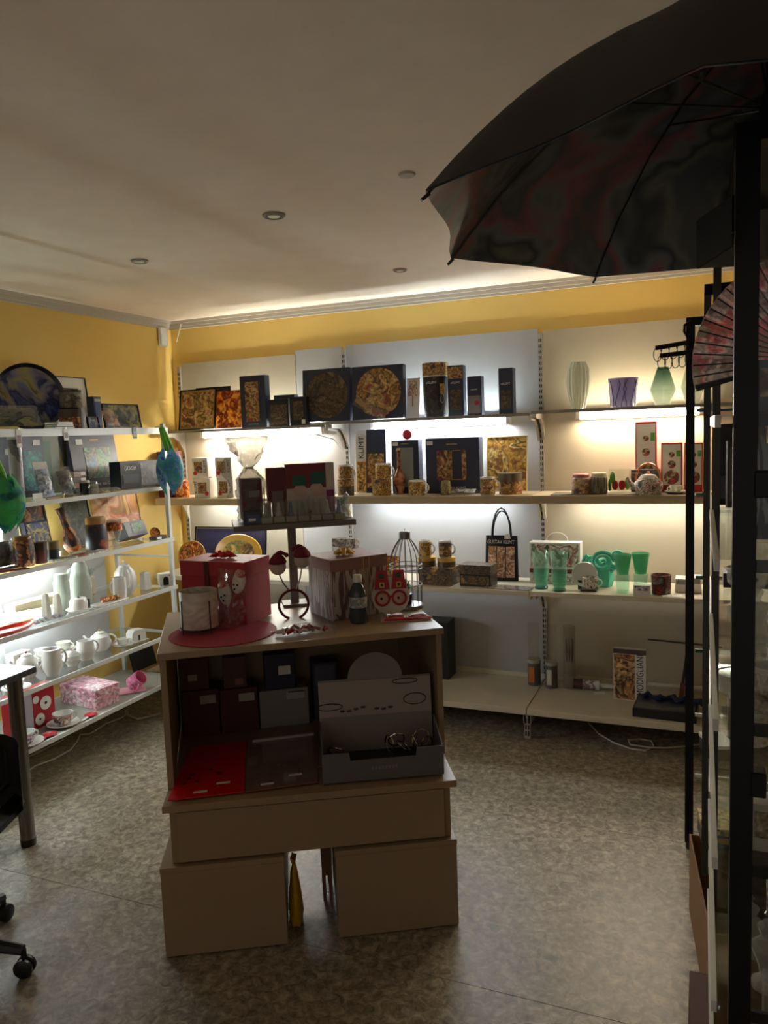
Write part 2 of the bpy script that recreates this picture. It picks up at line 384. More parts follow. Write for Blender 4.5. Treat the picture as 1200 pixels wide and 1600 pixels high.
YEL, FLO = wallmat(), floormat()
CEIL = flat('ceiling_paint', (244, 228, 214), .85, bump=.06, bscale=8)
XR, YB = 1.9, -2.2
fl = struct(MB().ext(XL-.3, XR+.3, YB, YW+.3, -.1, -.004).build('floor', flat('floor_seam', (30, 26, 22), .6), smooth=False))
seams = [YB, -.1, 1.02, 2.06, 3.1, YW+.05]
for a, b in zip(seams[:-1], seams[1:]):
    MB().ext(XL-.05, XR+.05, a+.0012, b-.0012, -.004, 0).build('vinyl_sheet', FLO, fl, smooth=False)
struct(MB().ext(XL-.3, XR+.3, YB, YW+.3, ZC, ZC+.1).build('ceiling', CEIL, smooth=False))
wb = struct(MB().ext(XL-.3, XR+.3, YW, YW+.2, 0, ZC).build('wall_back', YEL, smooth=False))
wl = struct(MB().ext(XL-.2, XL, YB, YW, 0, ZC).build('wall_left', YEL, smooth=False))
struct(MB().ext(XR, XR+.2, YB, YW, 0, ZC).build('wall_right', YEL, smooth=False))
COR = flat('cornice', (196, 186, 174), .7)
struct(MB().polyz([(XL, YW), (XR, YW), (XR, YW-.035), (XL, YW-.035)], ZC-.018, ZC).ext(XL, XR, YW-.014, YW, ZC-.055, ZC-.018).ext(XL, XR, YW-.024, YW, ZC-.04, ZC-.018).build('trim_1', COR, smooth=False))
struct(MB().ext(XL, XL+.035, YB, YW-.036, ZC-.018, ZC).ext(XL, XL+.014, YB, YW-.036, ZC-.055, ZC-.018).ext(XL, XL+.024, YB, YW-.036, ZC-.04, ZC-.018).build('trim_2', COR, smooth=False))
BASEB = flat('baseboard', (90, 78, 62), .5)
struct(MB().ext(XL, XR, YW-.012, YW, 0, .06).build('baseboard_back', BASEB, smooth=False))
struct(MB().ext(XL, XL+.012, YB, YW-.013, 0, .06).build('baseboard_left', BASEB, smooth=False))
# white panels fixed to the back wall behind the shelving
PANW = flat('white_melamine', (180, 179, 178), .38, bscale=6); PANC = flat('cream_melamine', (188, 178, 158), .38, bscale=6)
UPX = [-3.367, -2.099, -.857, .39]
for x0, x1, zt, mt in ((-3.352, -2.452, 2.188, PANC), (-2.448, -2.114, 2.212, PANW), (-2.084, -.872, 2.217, PANW), (-.842, .375, 2.204, PANC), (.405, XR, 2.204, PANC)):
    MB().ext(x0, x1, YP, YW, .04, zt).build('wall_panel', mt, wb, smooth=False)
# white board behind the left rack
yb = yat(166, XL+.012, .8)
MB().ext(XL, XL+.012, 1.6, yb, .3, .96).build('white_board', PANW, wl, smooth=False)

UPM = flat('upright_grey', (176, 170, 160), .45, .2)
HOLE = flat('upright_slot', (40, 36, 32), .7)
for i, x in enumerate(UPX):
    zt = (2.17, 2.19, 2.19, 2.18)[i]
    t = thing('slotted_upright', ('slotted metal upright at the left end of the back wall shelving',
        'slotted metal upright behind the black square plate boxes, second from left',
        'slotted metal upright right of the lone tall black box',
        'slotted metal upright at the far right, behind the black frame rack')[i], 'upright', (x, YP, 0), group='shelving uprights')
    MB().ext(-.013, .013, -.012, .0095, .02, zt).build('rail', UPM, t, smooth=False)
    b = MB(); z = .06
    while z < zt-.03:
        b.ext(-.008, -.002, -.0128, -.0118, z, z+.018).ext(.002, .008, -.0128, -.0118, z, z+.018); z += .032
    b.build('slots', HOLE, t, smooth=False)['kind'] = 'stuff'

# shelves -----------------------------------------------------------
SHG = flat('grey_shelf_edge', (150, 144, 136), .45); SHB = flat('beige_shelf', (196, 178, 146), .42, bscale=14); SHW = flat('ivory_shelf', (214, 204, 182), .42, bscale=14)
ZT, Z2, Z3, Z4 = 1.74, 1.29, .775, .168
def bracket(x, z, d):
    b = MB(); ya = YP-.014
    prof = [(ya, z-.03), (ya, z-.15), (ya-.012, z-.15), (ya-.03, z-.11), (ya-.07, z-.06), (ya-.12, z-.035), (ya-d, z-.03), (ya-d, z), (ya, z)]
    n = len(prof); A = [b.bm.verts.new((x-.007, p[0], p[1])) for p in prof]; Bv = [b.bm.verts.new((x+.007, p[0], p[1])) for p in prof]
    b.bm.faces.new(A); b.bm.faces.new(list(reversed(Bv)))
    for i in range(n): j = (i+1) % n; b.bm.faces.new((A[i], Bv[i], Bv[j], A[j]))
    return b
NAMES = ['left', 'middle', 'right']
rows = [('top', ZT, 4.17, 4.46, .016, SHG), ('second', Z2, 4.13, 4.44, .014, SHB), ('third', Z3, 4.07, 4.455, .026, SHW), ('lowest', Z4, 3.93, 4.46, .034, SHW)]
for rn, z, y0, y1, th, mt in rows:
    for k in range(3):
        x0, x1 = UPX[k]+.002, UPX[k+1]-.002
        zz = z + ({0: -.018, 1: -.004, 2: .004}[k] if rn == 'top' else (-.012 if k == 0 and rn == 'second' else 0))
        t = thing('wall_shelf', f'{rn} shelf board of the {NAMES[k]} bay on the back wall', 'shelf', (0, 0, 0), group='back wall shelves')
        if rn == 'top':
            MB().ext(x0, x1, y0+.012, y1, zz-.007, zz).build('glass_board', SHELFG, t, smooth=False)
            MB().ext(x0, x1, y0, y0+.0115, zz-th, zz+.001, .001).build('front_rail', mt, t, smooth=False)
        else: MB().ext(x0, x1, y0, y1, zz-th, zz, .002).build('board', mt, t, smooth=False)
        if rn == 'second': MB().ext(x0, x1, y0, y0+.016, zz-.044, zz-th).build('front_lip', mt, t, smooth=False)
        if rn != 'lowest':
            for x in (x0+.012, x1-.012): bracket(x, zz-(.0075 if rn == 'top' else th), YP-.014-y0-.05).build('bracket', UPM if rn == 'top' else SHW, t, smooth=False)
        else:
            MB().ext(x0, x1, y1, YP-.001, zz-.01, zz+.028).build('back_rail', SHW, t, smooth=False)
            for x in (x0+.012, x1-.012):
                MB().ext(x-.007, x+.007, y0+.012, y1, zz-th-.05, zz-th).build('bracket', UPM, t, smooth=False)
def topz(x): return ZT+(-.018 if x < UPX[1] else (-.004 if x < UPX[2] else .004))
def secz(x): return Z2+(-.012 if x < UPX[1] else 0)
# slotted foot under the seam of the lowest boards
t = thing('shelf_foot', 'slotted metal foot under the front seam of the lowest shelf', 'support', (UPX[2], 3.95, 0))
MB().ext(-.016, .016, -.008, .008, 0, Z4-.034).build('rail', UPM, t, smooth=False)
b = MB()
for z in (.015, .05, .085): b.ext(-.011, -.003, -.0088, -.0078, z, z+.026).ext(.003, .011, -.0088, -.0078, z, z+.026)
b.build('slots', HOLE, t, smooth=False)['kind'] = 'stuff'

# fluorescent tubes ----------------------------------------------------
FIX = flat('lamp_housing', (206, 200, 190), .45)
def tubelamp(label, x0, x1, y, z, c, s, rz=0, cen=None, slim=False):
    L = (x1-x0); cx = ((x0+x1)/2, y, z) if cen is None else cen
    t = thing('tube_lamp', label, 'lamp', cx, rz, group='fluorescent tube lamps')
    h0 = -.027 if slim else -.045
    MB().ext(-L/2, L/2, .02, .044, h0, 0, .002).build('housing', FIX, t, smooth=False)
    for sx in (-1, 1): MB().ext(sx*(L/2-.012)-.012, sx*(L/2-.012)+.012, -.016, .0195, h0, 0, .003).build('end_socket', FIX, t, smooth=False)
    MB().lathe([(0, 0), (.0125, 0), (.0125, L-.05), (0, L-.05)], 14, mat=Matrix.Translation((-L/2+.025, 0, h0+.0135)) @ Matrix.Rotation(R(90), 4, 'Y')).build('tube', lamp('tube_glow', c, s), t)
    return t
COOL, NEUT, WARM = (.86, .94, 1.0, 1), (1.0, .95, .84, 1), (1.0, .84, .60, 1)
yt = 4.415
for i, (u0, u1, c) in enumerate(((315, 508, NEUT), (580, 797, COOL), (900, 1100, WARM))):
    zz = (ZT-.018-.009, ZT-.004-.009, ZT+.004-.009)[i]
    tubelamp(f'glowing fluorescent tube under the top shelf of the {NAMES[i]} bay', xat(u0, yt, zz-.04), xat(u1, yt, zz-.04), yt, zz, c, TUBE_TOP)
for i, c in enumerate((COOL, COOL, NEUT)):
    zz = (secz(-3) if i == 0 else Z2)-.0145
    tubelamp(f'fluorescent tube hidden under the second shelf of the {NAMES[i]} bay', UPX[i]+.16, UPX[i+1]-.16, 4.385, zz, c, TUBE_LOW, slim=True)
# thin lamp cable below the top shelf
pts = [(-2.32, 4.22, 1.705), (-2.26, 4.23, 1.695), (-2.2, 4.27, 1.66), (-2.14, 4.36, 1.63), (-2.112, 4.44, 1.56), (-2.12, 4.455, 1.5)]
tag(MB().tube(pts, .004, 6).build('lamp_cable', UPM), 'thin grey lamp cable curling down beside the second upright', 'cable')

# ceiling fittings ------------------------------------------------------
RIM = flat('downlight_rim', (150, 140, 128), .4)
BULB = flat('unlit_bulb', (226, 222, 210), .3)
for (u, v, r, lab) in ((428, 337, .043, 'largest round unlit ceiling downlight, nearest the middle of the ceiling'), (218, 408, .04, 'round unlit ceiling downlight above the left rack'), (625, 422, .036, 'faint round unlit downlight closest to the back wall'), (636, 274, .028, 'smallest pale downlight, nearest the umbrella')):
    p = onz(u, v, ZC-.004)
    t = thing('downlight', lab, 'ceiling light', (p.x, p.y, ZC), group='ceiling downlights')
    if r > .03:
        MB().lathe([(r*.66, -.001), (r, -.001), (r, -.006), (r*.8, -.011), (r*.66, -.006), (r*.66, -.001)], 28).build('ring', RIM, t)
        MB().lathe([(0, -.003), (r*.6, -.003), (r*.5, -.009), (0, -.01)], 20).build('bulb', BULB, t)
    else:
        MB().lathe([(0, -.001), (r, -.001), (r*.9, -.006), (0, -.007)], 20).build('cap', COR, t)
# motion sensor in the corner
sy_ = yat(257, XL+.03, 2.37); SP = (XL+.003, min(sy_, 4.4), zat(528, XL+.03, min(sy_, 4.4)))
t = thing('motion_sensor', 'small white plastic sensor box high in the room corner', 'sensor', SP, R(62))
MB().ext(-.03, .03, -.045, -.012, -.06, .07, .008).build('housing', WHITE, t)
MB().ext(-.022, .022, -.049, -.044, -.05, .02, .004).build('lens', flat('sensor_lens', (236, 236, 232), .3), t)
MB().ext(-.012, .012, -.012, .0, -.02, .03).build('mount', WHITE, t, smooth=False)
tag(MB().tube([(XL+.12, YW-.04, ZC-.03), (XL+.09, YW-.02, ZC-.07), (XL+.05, YW-.008, ZC-.14)], .0035, 6).build('sensor_cable', flat('cream_cable', (220, 206, 170), .5)), 'short cream cable hanging from the ceiling corner beside the sensor', 'cable')

# ================================================================== LEFT RACK
RX0, RX1, RY0, RY1 = -3.39, -2.95, 1.95, 3.76
RZ = [1.735, 1.39, 1.078, .785, .505, .225]
RK = flat('rack_white', (214, 216, 212), .35)
rk = thing('glass_shelf_rack', 'long white metal rack with glass shelves along the yellow left wall', 'rack', (0, 0, 0))
for (x, y) in ((RX1-.012, RY1-.012), (RX0+.012, RY1-.012), (RX1-.012, RY0+.012), (RX0+.012, RY0+.012), (RX0+.012, 2.85)):
    MB().ext(x-.011, x+.011, y-.011, y+.011, .012, 1.76).build('post', RK, rk, smooth=False)
    MB().cyl((x, y, 0), .016, .012, 12).build('foot', BLACKP, rk)
for i, z in enumerate(RZ):
    hh = .034 if i == 0 else .02
    b = MB().ext(RX1, RX1+.012, RY0, RY1, z-hh, z+.002)
    b.ext(RX0-.004, RX0, RY0, RY1, z-.02, z).ext(RX0, RX1, RY0, RY0+.01, z-.022, z-.007).ext(RX0, RX1, RY1-.01, RY1, z-.022, z-.007)
    b.build('shelf_frame', RK, rk, smooth=False)
    if i == 5: MB().ext(RX0+.001, RX1-.001, RY0+.025, RY1-.025, z-.006, z).build('shelf_panel', flat('rack_base_board', (150, 146, 134), .5), rk, smooth=False)
    else: MB().ext(RX0+.001, RX1-.001, RY0+.025, RY1-.025, z-.006, z).build('glass_shelf', SHELFG, rk, smooth=False)
    if i == 2: MB().ext(RX0+.02, RX1-.02, RY1-.02, RY1-.008, z-.12, z-.108).build('cross_bar', RK, rk, smooth=False)
for i, z in enumerate((RZ[2]-.03, RZ[3]-.03)):
    tubelamp('glowing tube lamp under the %s glass shelf of the left rack' % ('third', 'fourth')[i], -.5, .5, 0, 0, COOL, TUBE_RACK*(1, .6)[i], R(90), (RX0+.07, 2.75, z+.02), True)
def ry_(u, dx, z): return yat(u, RX1-dx, z)

# ================================================================== CENTRE DISPLAY UNIT
A0 = onz(260, 1496, 0); TA = R(29.36)
te = Vector((math.cos(TA), math.sin(TA), 0)); tn = Vector((-math.sin(TA), math.cos(TA), 0))
def TL(a, b, z=0): return A0 + te*a + tn*b + Vector((0, 0, z))
LAMD = flat('laminate_edge', (150, 128, 96), .5)
for a0, a1, lab in ((0, .39, 'left beige floor box carrying the centre display unit'), (.558, .96, 'right beige floor box carrying the centre display unit')):
    t = thing('base_box', lab, 'box', TL(a0, 0), TA, group='display unit base boxes')
    MB().ext(0, a1-a0, .012, .60, 0, .285).build('carcass', LAMD, t, smooth=False)
    MB().ext(-.002, a1-a0+.002, -.006, .602, .2855, .303, .001).build('top_board', LAMI, t, smooth=False)
    MB().ext(0, a1-a0, -.006, .011, .004, .285, .001).build('front_panel', LAMI, t, smooth=False)
t = thing('drawer_platform', 'wide beige drawer box with overhanging ledge on two floor boxes', 'display unit', TL(0, 0, .304), TA)
MB().ext(.036, .948, .022, .60, 0, .178).build('carcass', LAMD, t, smooth=False)
MB().ext(.06, .925, .008, .021, .006, .172, .001).build('drawer_front', LAMI, t, smooth=False)
MB().ext(.018, .967, -.004, .62, .179, .203, .0015).build('ledge', LAMI, t, smooth=False)
ZL = .508
# open cube shelf on top, turned a little more
UA = TA + R(5.6); U0 = TL(.02, .115, ZL)
ue = Vector((math.cos(UA), math.sin(UA), 0)); un = Vector((-math.sin(UA), math.cos(UA), 0))
def UL(a, b, z=0): return U0 + ue*a + un*b + Vector((0, 0, z))
UW, UD, UH = .955, .60, .462
t = thing('open_display_cube', 'open-fronted beige display cube standing on the drawer ledge', 'display unit', U0, UA)
MB().ext(0, .02, 0, UD, 0, UH-.024).build('side_panel', LAMI, t, smooth=False)
MB().ext(UW-.02, UW, 0, UD, 0, UH-.024).build('side_panel', LAMI, t, smooth=False)
MB().ext(.021, UW-.021, UD-.012, UD, .0, UH-.024).build('back_panel', LAMD, t, smooth=False)
MB().ext(.021, UW-.021, .02, UD-.013, 0, .004).build('bottom_panel', LAMI, t, smooth=False)
MB().ext(-.006, UW+.006, -.012, UD+.008, UH-.023, UH, .0015).build('top_board', LAMI, t, smooth=False)
ZU = ZL+UH                                  # top of the unit, about 0.97
# raised shelf on a post
ps = onz(461, 944, ZU)
st = thing('raised_stand', 'small grey shelf on one square post above the gift boxes', 'stand', (ps.x, ps.y, ZU), UA)
GREYST = flat('stand_grey', (112, 104, 98), .5)
zs = zat(812, ps.x, ps.y)-ZU
d_ = mpp((ps.x, ps.y, ZU+.2)); SWL, SWR = -.088*1.0-.145, .245
MB().ext(SWL, SWR, -.13, .15, zs-.022, zs, .0015).build('shelf_board', GREYST, st, smooth=False)
MB().ext(-.016, .016, -.016, .016, .01, zs-.022).build('post', GREYST, st, smooth=False)
MB().ext(-.05, .05, -.05, .05, 0, .01).build('base_plate', GREYST, st, smooth=False)
ZS = ZU+zs
def SL(a, b, z=0): return Vector((ps.x, ps.y, ZS)) + ue*a + un*b + Vector((0, 0, z))

# ================================================================== RIGHT SIDE: black frame rack and glass cabinet
GA = 0.0; G0 = Vector((.02, 1.4, 0))
ge = Vector((math.cos(GA), math.sin(GA), 0)); gn = Vector((-math.sin(GA), math.cos(GA), 0))
def GL(a, b, z=0): return G0 + ge*a + gn*b + Vector((0, 0, z))
GREYP = flat('grey_post', (62, 62, 62), .4)
cab = thing('glass_cabinet', 'tall black-framed glass cabinet at the right edge of the picture', 'cabinet', G0, GA)
for (x, y, w_, mt) in ((.028, 0, .036, BLACK), (.464, 0, .036, BLACK), (.006, .88, .02, GREYP), (.464, .88, .03, BLACK)):
    MB().ext(x, x+w_, y, y+w_, .3 if mt is GREYP else 0, 2.09).build('post', mt, cab, smooth=False)
MB().ext(.028, .5, 0, .036, 2.09, 2.12).ext(.006, .5, .88, .91, 2.09, 2.12).ext(.464, .5, .0361, .8799, 2.09, 2.12).ext(.028, .05, .0361, .8799, 2.09, 2.12).build('top_frame', BLACK, cab, smooth=False)
MB().ext(.05, .464, .036, .88, 2.1, 2.108).build('top_panel', BLACK, cab, smooth=False)
CZ = [1.66, 1.41, 1.12, .86, .58, .31]
for z in CZ:
    MB().ext(.0105, .462, .049, .875, z-.008, z).build('glass_shelf', SHELFG, cab, smooth=False)
    MB().ext(.065, .462, .040, .048, z-.02, z+.002).build('shelf_rail', BLACK, cab, smooth=False)
    MB().ext(.0, .010, .045, .875, z-.02, z+.002).build('shelf_edge', RK, cab, smooth=False)
MB().ext(.066, .46, .012, .018, .06, 2.08).build('glass_door', GLASS, cab, smooth=False)
for z in (1.545, 1.03, .35): MB().ext(.06, .084, -.004, .03, z-.022, z+.022, .002).build('hinge', BLACK, cab, smooth=False)
MB().ext(.065, .464, .002, .034, 0, .06).build('plinth', BLACK, cab, smooth=False)

rr = thing('black_frame_rack', 'black metal frame rack with glass shelves beside the back wall shelving', 'rack', GL(0, .96), GA)
for (x, y, w_, mt) in ((-.075, .69, .03, BLACK), (.45, .69, .03, BLACK), (-.016, .0, .018, GREYP), (.45, .0, .03, BLACK)):
    MB().ext(x, x+w_, y, y+w_, .3 if mt is GREYP else .03, 2.0).build('post', mt, rr, smooth=False)
    if mt is not GREYP: MB().cyl((x+w_/2, y+w_/2, 0), .012, .03, 12).build('foot', BLACKP, rr)
for q in ((-.075, .48, .69, .72), (-.016, .48, 0, .03), (-.016, .004, .0301, .6899), (.45, .48, .0301, .6899)):
    MB().ext(q[0], q[1], q[2], q[3], 2.0, 2.03).build('top_bar', BLACK, rr, smooth=False)
KZ = [1.70, 1.39, 1.08, .80, .55, .31]
for i, z in enumerate(KZ):
    MB().ext(.0125, .45, .03, .69, z-.008, z).build('glass_shelf', SHELFG, rr, smooth=False)
    MB().ext(-.04, .45, .691, .699, z-.012, z+.001).build('glass_edge', DARKG if i < 4 else RK, rr, smooth=False)
    MB().ext(.0, .012, .03, .688, z-.02, z+.002).build('shelf_edge', RK, rr, smooth=False)

# ================================================================== UMBRELLA
ZM = 2.0
T1, T2, T3 = [onz(u, v, ZM) for u, v in ((665, 300), (706, 404), (933, 433))]
def circ(a, b, c):
    d = 2*(a.x*(b.y-c.y)+b.x*(c.y-a.y)+c.x*(a.y-b.y))
    s = [p.x**2+p.y**2 for p in (a, b, c)]
    return ((s[0]*(b.y-c.y)+s[1]*(c.y-a.y)+s[2]*(a.y-b.y))/d, (s[0]*(c.x-b.x)+s[1]*(a.x-c.x)+s[2]*(b.x-a.x))/d)
ucx, ucy = circ(T1, T2, T3); UR = math.hypot(T1.x-ucx, T1.y-ucy); ph0 = math.atan2(T1.y-ucy, T1.x-ucx)
UHH = .30
um = thing('umbrella', 'large open black umbrella with a printed lining above the glass cabinet', 'umbrella', (ucx, ucy, ZM), ph0)
def cz(s): return UHH*(1-s**2.1)
def canopy(off):
    b = MB(); nr, na = 14, 64; rings = []
    for i in range(nr+1):
        s = max(i/nr, .02); ring = []
        for k in range(na):
            th = 2*math.pi*k/na; tp = (th % (math.pi/4))-math.pi/8
            c = math.cos(math.pi/8)/math.cos(tp)*(1-.03*math.cos(4*tp)**2*s)
            q = 1-(1-c)*(.35+.65*s); e = math.cos(4*tp)**2
            ring.append(b.bm.verts.new((UR*s*q*math.cos(th), UR*s*q*math.sin(th), cz(s)*(1-.05*e*s)+off)))
        rings.append(ring)
    for A_, B_ in zip(rings[:-1], rings[1:]):
        for k in range(na): j = (k+1) % na; b.bm.faces.new((A_[k], A_[j], B_[j], B_[k]))
    if off > 0: b.bm.faces.new(rings[0])
    return b
canopy(.003).build('canopy', flat('umbrella_black', (17, 17, 18), .6), um)
canopy(0).build('lining', art('umbrella_print', [(70, 76, 88), (96, 104, 116), (58, 66, 80), (104, 112, 122), (80, 88, 100), (138, 92, 104), (112, 120, 126), (58, 68, 78), (112, 118, 110), (84, 92, 102)], 7, 3, 'noise', .6, smooth=True, dist=.5), um)
for k in range(8):
    a = k*math.pi/4; ca, sa = math.cos(a), math.sin(a)
    rb = MB().tube([(UR*s*ca, UR*s*sa, cz(s)-.006) for s in (.03, .2, .4, .6, .8, .93, 1.0)], .0022, 6).build('rib', BLACKP, um)
    MB().tube([(UR*.99*ca, UR*.99*sa, -.002), (UR*1.012*ca, UR*1.012*sa, -.012)], .003, 6).build('rib_tip', BLACKP, rb)
    MB().tube([(.012*ca, .012*sa, .15), (UR*.48*ca, UR*.48*sa, cz(.48)-.008)], .0022, 6).build('stretcher', BLACKP, um)
MB().tube([(0, 0, .115), (0, 0, UHH+.05)], .006, 10).build('shaft', BLACKP, um)
MB().lathe([(0, .13), (.016, .13), (.016, .16), (.009, .175), (0, .175)], 14).build('runner', BLACKP, um)
MB().lathe([(0, UHH-.02), (.014, UHH-.02), (.014, UHH), (0, UHH)], 14).build('notch', BLACKP, um)
# black card sign hanging left of the cabinet post, under the umbrella
pc = [ony(1088, 345, 1.46), ony(1144, 306, 1.36), ony(1144, 384, 1.36), ony(1088, 420, 1.46)]
b = MB(); nrm = (pc[1]-pc[0]).cross(pc[3]-pc[0]).normalized()*.004
vs = [b.bm.verts.new(p) for p in pc]; vt_ = [b.bm.verts.new(p+nrm) for p in pc]
b.bm.faces.new(vs); b.bm.faces.new(list(reversed(vt_)))
for i in range(4): j = (i+1) % 4; b.bm.faces.new((vs[i], vt_[i], vt_[j], vs[j]))
t = thing('hanging_card', 'blank black card hanging beside the cabinet post below the umbrella', 'card')
b.build('card', flat('black_card', (10, 11, 15), .7, spec=.2), t, smooth=False)
MB().tube([pc[1].lerp(pc[2], .75)+Vector((0, 0, 0)), pc[1].lerp(pc[2], .85)+Vector((.004, 0, .01)), pc[1].lerp(pc[2], .95)+Vector((.003, 0, -.004))], .0012, 6).build('hook', STEEL, t)
MB().tube([pc[1], pc[1]+Vector((.003, .0, ZM+.11-pc[1].z))], .0009, 5).build('string', BLACKP, t)

# ================================================================== DESK AND CHAIR AT THE LEFT EDGE
dk = onz(57, 1041, .75); lg = onz(28, 1296, 0)
t = thing('desk', 'dark desk corner on a round steel leg at the left edge', 'desk', (dk.x, dk.y, 0), R(4))
DKT = flat('desk_top', (66, 66, 68), .35)
MB().ext(-.36, 0, -1.3, 0, .725, .75, .002).build('desk_top', DKT, t, smooth=False)
for (x, y) in ((-.062, -.06), (-.062, -1.22), (-.30, -.06), (-.30, -1.22)):
    l = MB().lathe([(0, .03), (.03, .03), (.03, .725), (0, .725)], 20).build('leg', flat('leg_steel', (128, 124, 118), .28, 1.), t, (x, y, 0))
    MB().lathe([(0, 0), (.03, 0), (.032, .03), (0, .03)], 20).build('leg_cap', BLACKP, l)
c1, c2 = onz(40, 1524, 0), onz(8, 1438, 0)
mid = (c1+c2)/2; dv = (c2-c1); hp = Vector((-dv.y, dv.x, 0)).normalized(); hp = hp if hp.x < 0 else -hp
RB = .3; half = dv.length/2; cc = mid + hp*math.sqrt(max(.01, RB*RB-half*half)) if half < RB else mid+hp*.2
ch = thing('office_chair', 'black swivel office chair cut off by the left edge', 'chair', (cc.x, cc.y, 0), math.atan2(c1.y-cc.y, c1.x-cc.x))
CHB = flat('chair_black', (18, 18, 19), .45)
for k in range(5):
    a = k*2*math.pi/5; ca, sa = math.cos(a), math.sin(a)
    MB().tube([(.03*ca, .03*sa, .12), (.16*ca, .16*sa, .115), (RB*ca, RB*sa, .085)], .02, 8, taper=[.028, .024, .016]).build('base_arm', CHB, ch)
    cs = MB().tube([(RB*ca, RB*sa, .09), (RB*ca, RB*sa, .05)], .009, 8).ext(-.001, .001, -.001, .001, .05, .051).build('castor', BLACKP, ch)
    for s in (-1, 1):
        q = Matrix.Translation((RB*ca-.012*sa*s, RB*sa+.012*ca*s, .03)) @ Matrix.Rotation(a, 4, 'Z') @ Matrix.Rotation(R(90), 4, 'X') @ Matrix.Translation((0, 0, -.009))
        MB().lathe([(0, 0), (.024, 0), (.03, .004), (.03, .014), (.024, .018), (0, .018)], 20, mat=q).build('wheel', BLACKP, cs)
MB().cyl((0, 0, .1), .025, .3, 14).build('column', CHB, ch)
MB().ext(-.24, .24, -.24, .24, .42, .5, .03).build('seat', CHB, ch)
# backrest stands on the side towards the desk corner, its edge just in view
pb = onz(14, 1220, .5); lb = Matrix.Rotation(-ch.rotation_euler.z, 4, 'Z') @ (Vector((pb.x, pb.y, 0))-Vector((cc.x, cc.y, 0)))
an = math.atan2(lb.y, lb.x)
bk = MB().grid(lambda a, b: ((.3+.03*math.sin(math.pi*a))*math.cos((a-.5)*1.2), .24*math.sin((a-.5)*1.6), .44+.23*b), 10, 8, .03).build('backrest', CHB, ch, rz=an)
MB().tube([(.24, 0, .45), (.34, 0, .5), (.335, 0, .62)], .012, 8).build('back_stem', CHB, ch, rz=an)

# ================================================================== GOODS ON THE BACK WALL SHELVES
def wb_(u0, u1, vt, z, yf):
    """x centre, width and height of something whose front stands at y = yf on a shelf at z"""
    x0, x1 = xat(u0, yf, z), xat(u1, yf, z); xc = (x0+x1)/2
    return xc, x1-x0, zat(vt, xc, yf)-z
def wcarton(name, label, cat, u0, u1, vt, zf, yf, d, mat, parts=(), rz=0, tilt=0, group=None):
    z = zf(xat((u0+u1)/2, yf, 1.5)) if callable(zf) else zf
    xc, w_, h = wb_(u0, u1, vt, z, yf)
    if tilt: return carton(name, label, cat, (xc, yf+d, z+.0005), rz, w_, d, h, mat, parts, -R(tilt), group, back=True)
    return carton(name, label, cat, (xc, yf+d/2, z+.0005), rz, w_, d, h, mat, parts, 0, group)
def wpic(name, label, u0, u1, vt, zf, yf, fm, am, tilt=9, fw=.006, **k):
    z = zf(xat((u0+u1)/2, yf, 1.5)) if callable(zf) else zf
    xc, w_, h = wb_(u0, u1, vt, z, yf)
    return picture(name, label, (xc, yf, z+.0025), 0, w_, h*1.01, fm, am, tilt, fw, **k)
def wc(u, y, z): return Vector((xat(u, y, z), y, z+.0005))
CANV = flat('canvas_edge', (206, 180, 110), .6)
# ---- top shelf, left bay
wpic('framed_picture', 'thin black framed picture in brown and gold at the far left of the top shelf', 281, 337, 609, topz, 4.30, BLACK, art('art_a', GOLD2, 14, 1, 'vor', .35), mount=flat('art_mount', (176, 146, 92), .5), mw=.012)
wpic('framed_picture', 'bright orange and red print leaning beside the brown gold picture', 335, 379, 611, topz, 4.34, flat('dark_red_edge', (110, 30, 20), .5), art('art_b', FIRE, 16, 2, 'vor', .35), fw=.003)
wpic('framed_picture', 'black picture frame tucked slanting behind the orange and red print', 309, 362, 606, topz, 4.40, BLACK, DARK, tilt=4, fw=.008)
wcarton('window_box', 'tall black box with a golden window panel on the top shelf', 'box', 378, 417, 587, topz, 4.24, .06, NAVY, [('art', .2, .12, .74, .88, art('art_c', GOLD2, 22, 3)), ('dot', .4, .15, .012, RED), ('txt', 'GUSTAV KLIMT', .011, .5, .07, GREYI)])
wcarton('small_box', 'small dark printed box standing right of the tall golden window box', 'box', 421, 452, 624, topz, 4.22, .05, DARK, [('art', .1, .08, .92, .8, art('art_d', DIM, 34, 4)), ('txt', 'KLIMT', .014, .45, .3, GREYI)])
wcarton('small_box', 'small dark box with white lettering left of the black plate boxes', 'box', 454, 480, 620, topz, 4.185, .04, DARK, [('art', .2, .2, .8, .85, art('art_e', DIM, 40, 5)), ('txt', 'KLIMT', .013, .5, .36, GREYI), ('art', .7, .05, .9, .2, PAPER, 'price_sticker')])
wcarton('small_box', 'dark box standing behind the two small printed boxes', 'box', 430, 462, 617, topz, 4.33, .05, NAVY, [('art', .1, .1, .9, .9, art('art_f', DIM, 30, 6))])
def platebox(label, u0, u1, vt, seed, pal, mat):
    z = topz(xat((u0+u1)/2, 4.2, 1.7)); xc, w_, h = wb_(u0, u1, vt, z, 4.235)
    t = carton('plate_box', label, 'box', (xc, 4.265, z+.001), 0, w_, .05, h, mat, [], -R(4), back=True)
    MB().lathe([(0, 0), (w_*.44, 0), (w_*.44, .002), (0, .002)], 40).build('round_print', art('art_p%d' % seed, pal, 16, seed, 'vor', .35), t, (w_*.02, -.0502, h*.5), rx=R(90))
    return t
platebox('black square box with a dim round print, left of its golden twin', 476, 549, 577, 7, DIM, NAVY)
platebox('black square box with a golden round print on the top shelf', 553, 632, 572, 8, GOLD2, NAVY)
z = topz(-1.9)
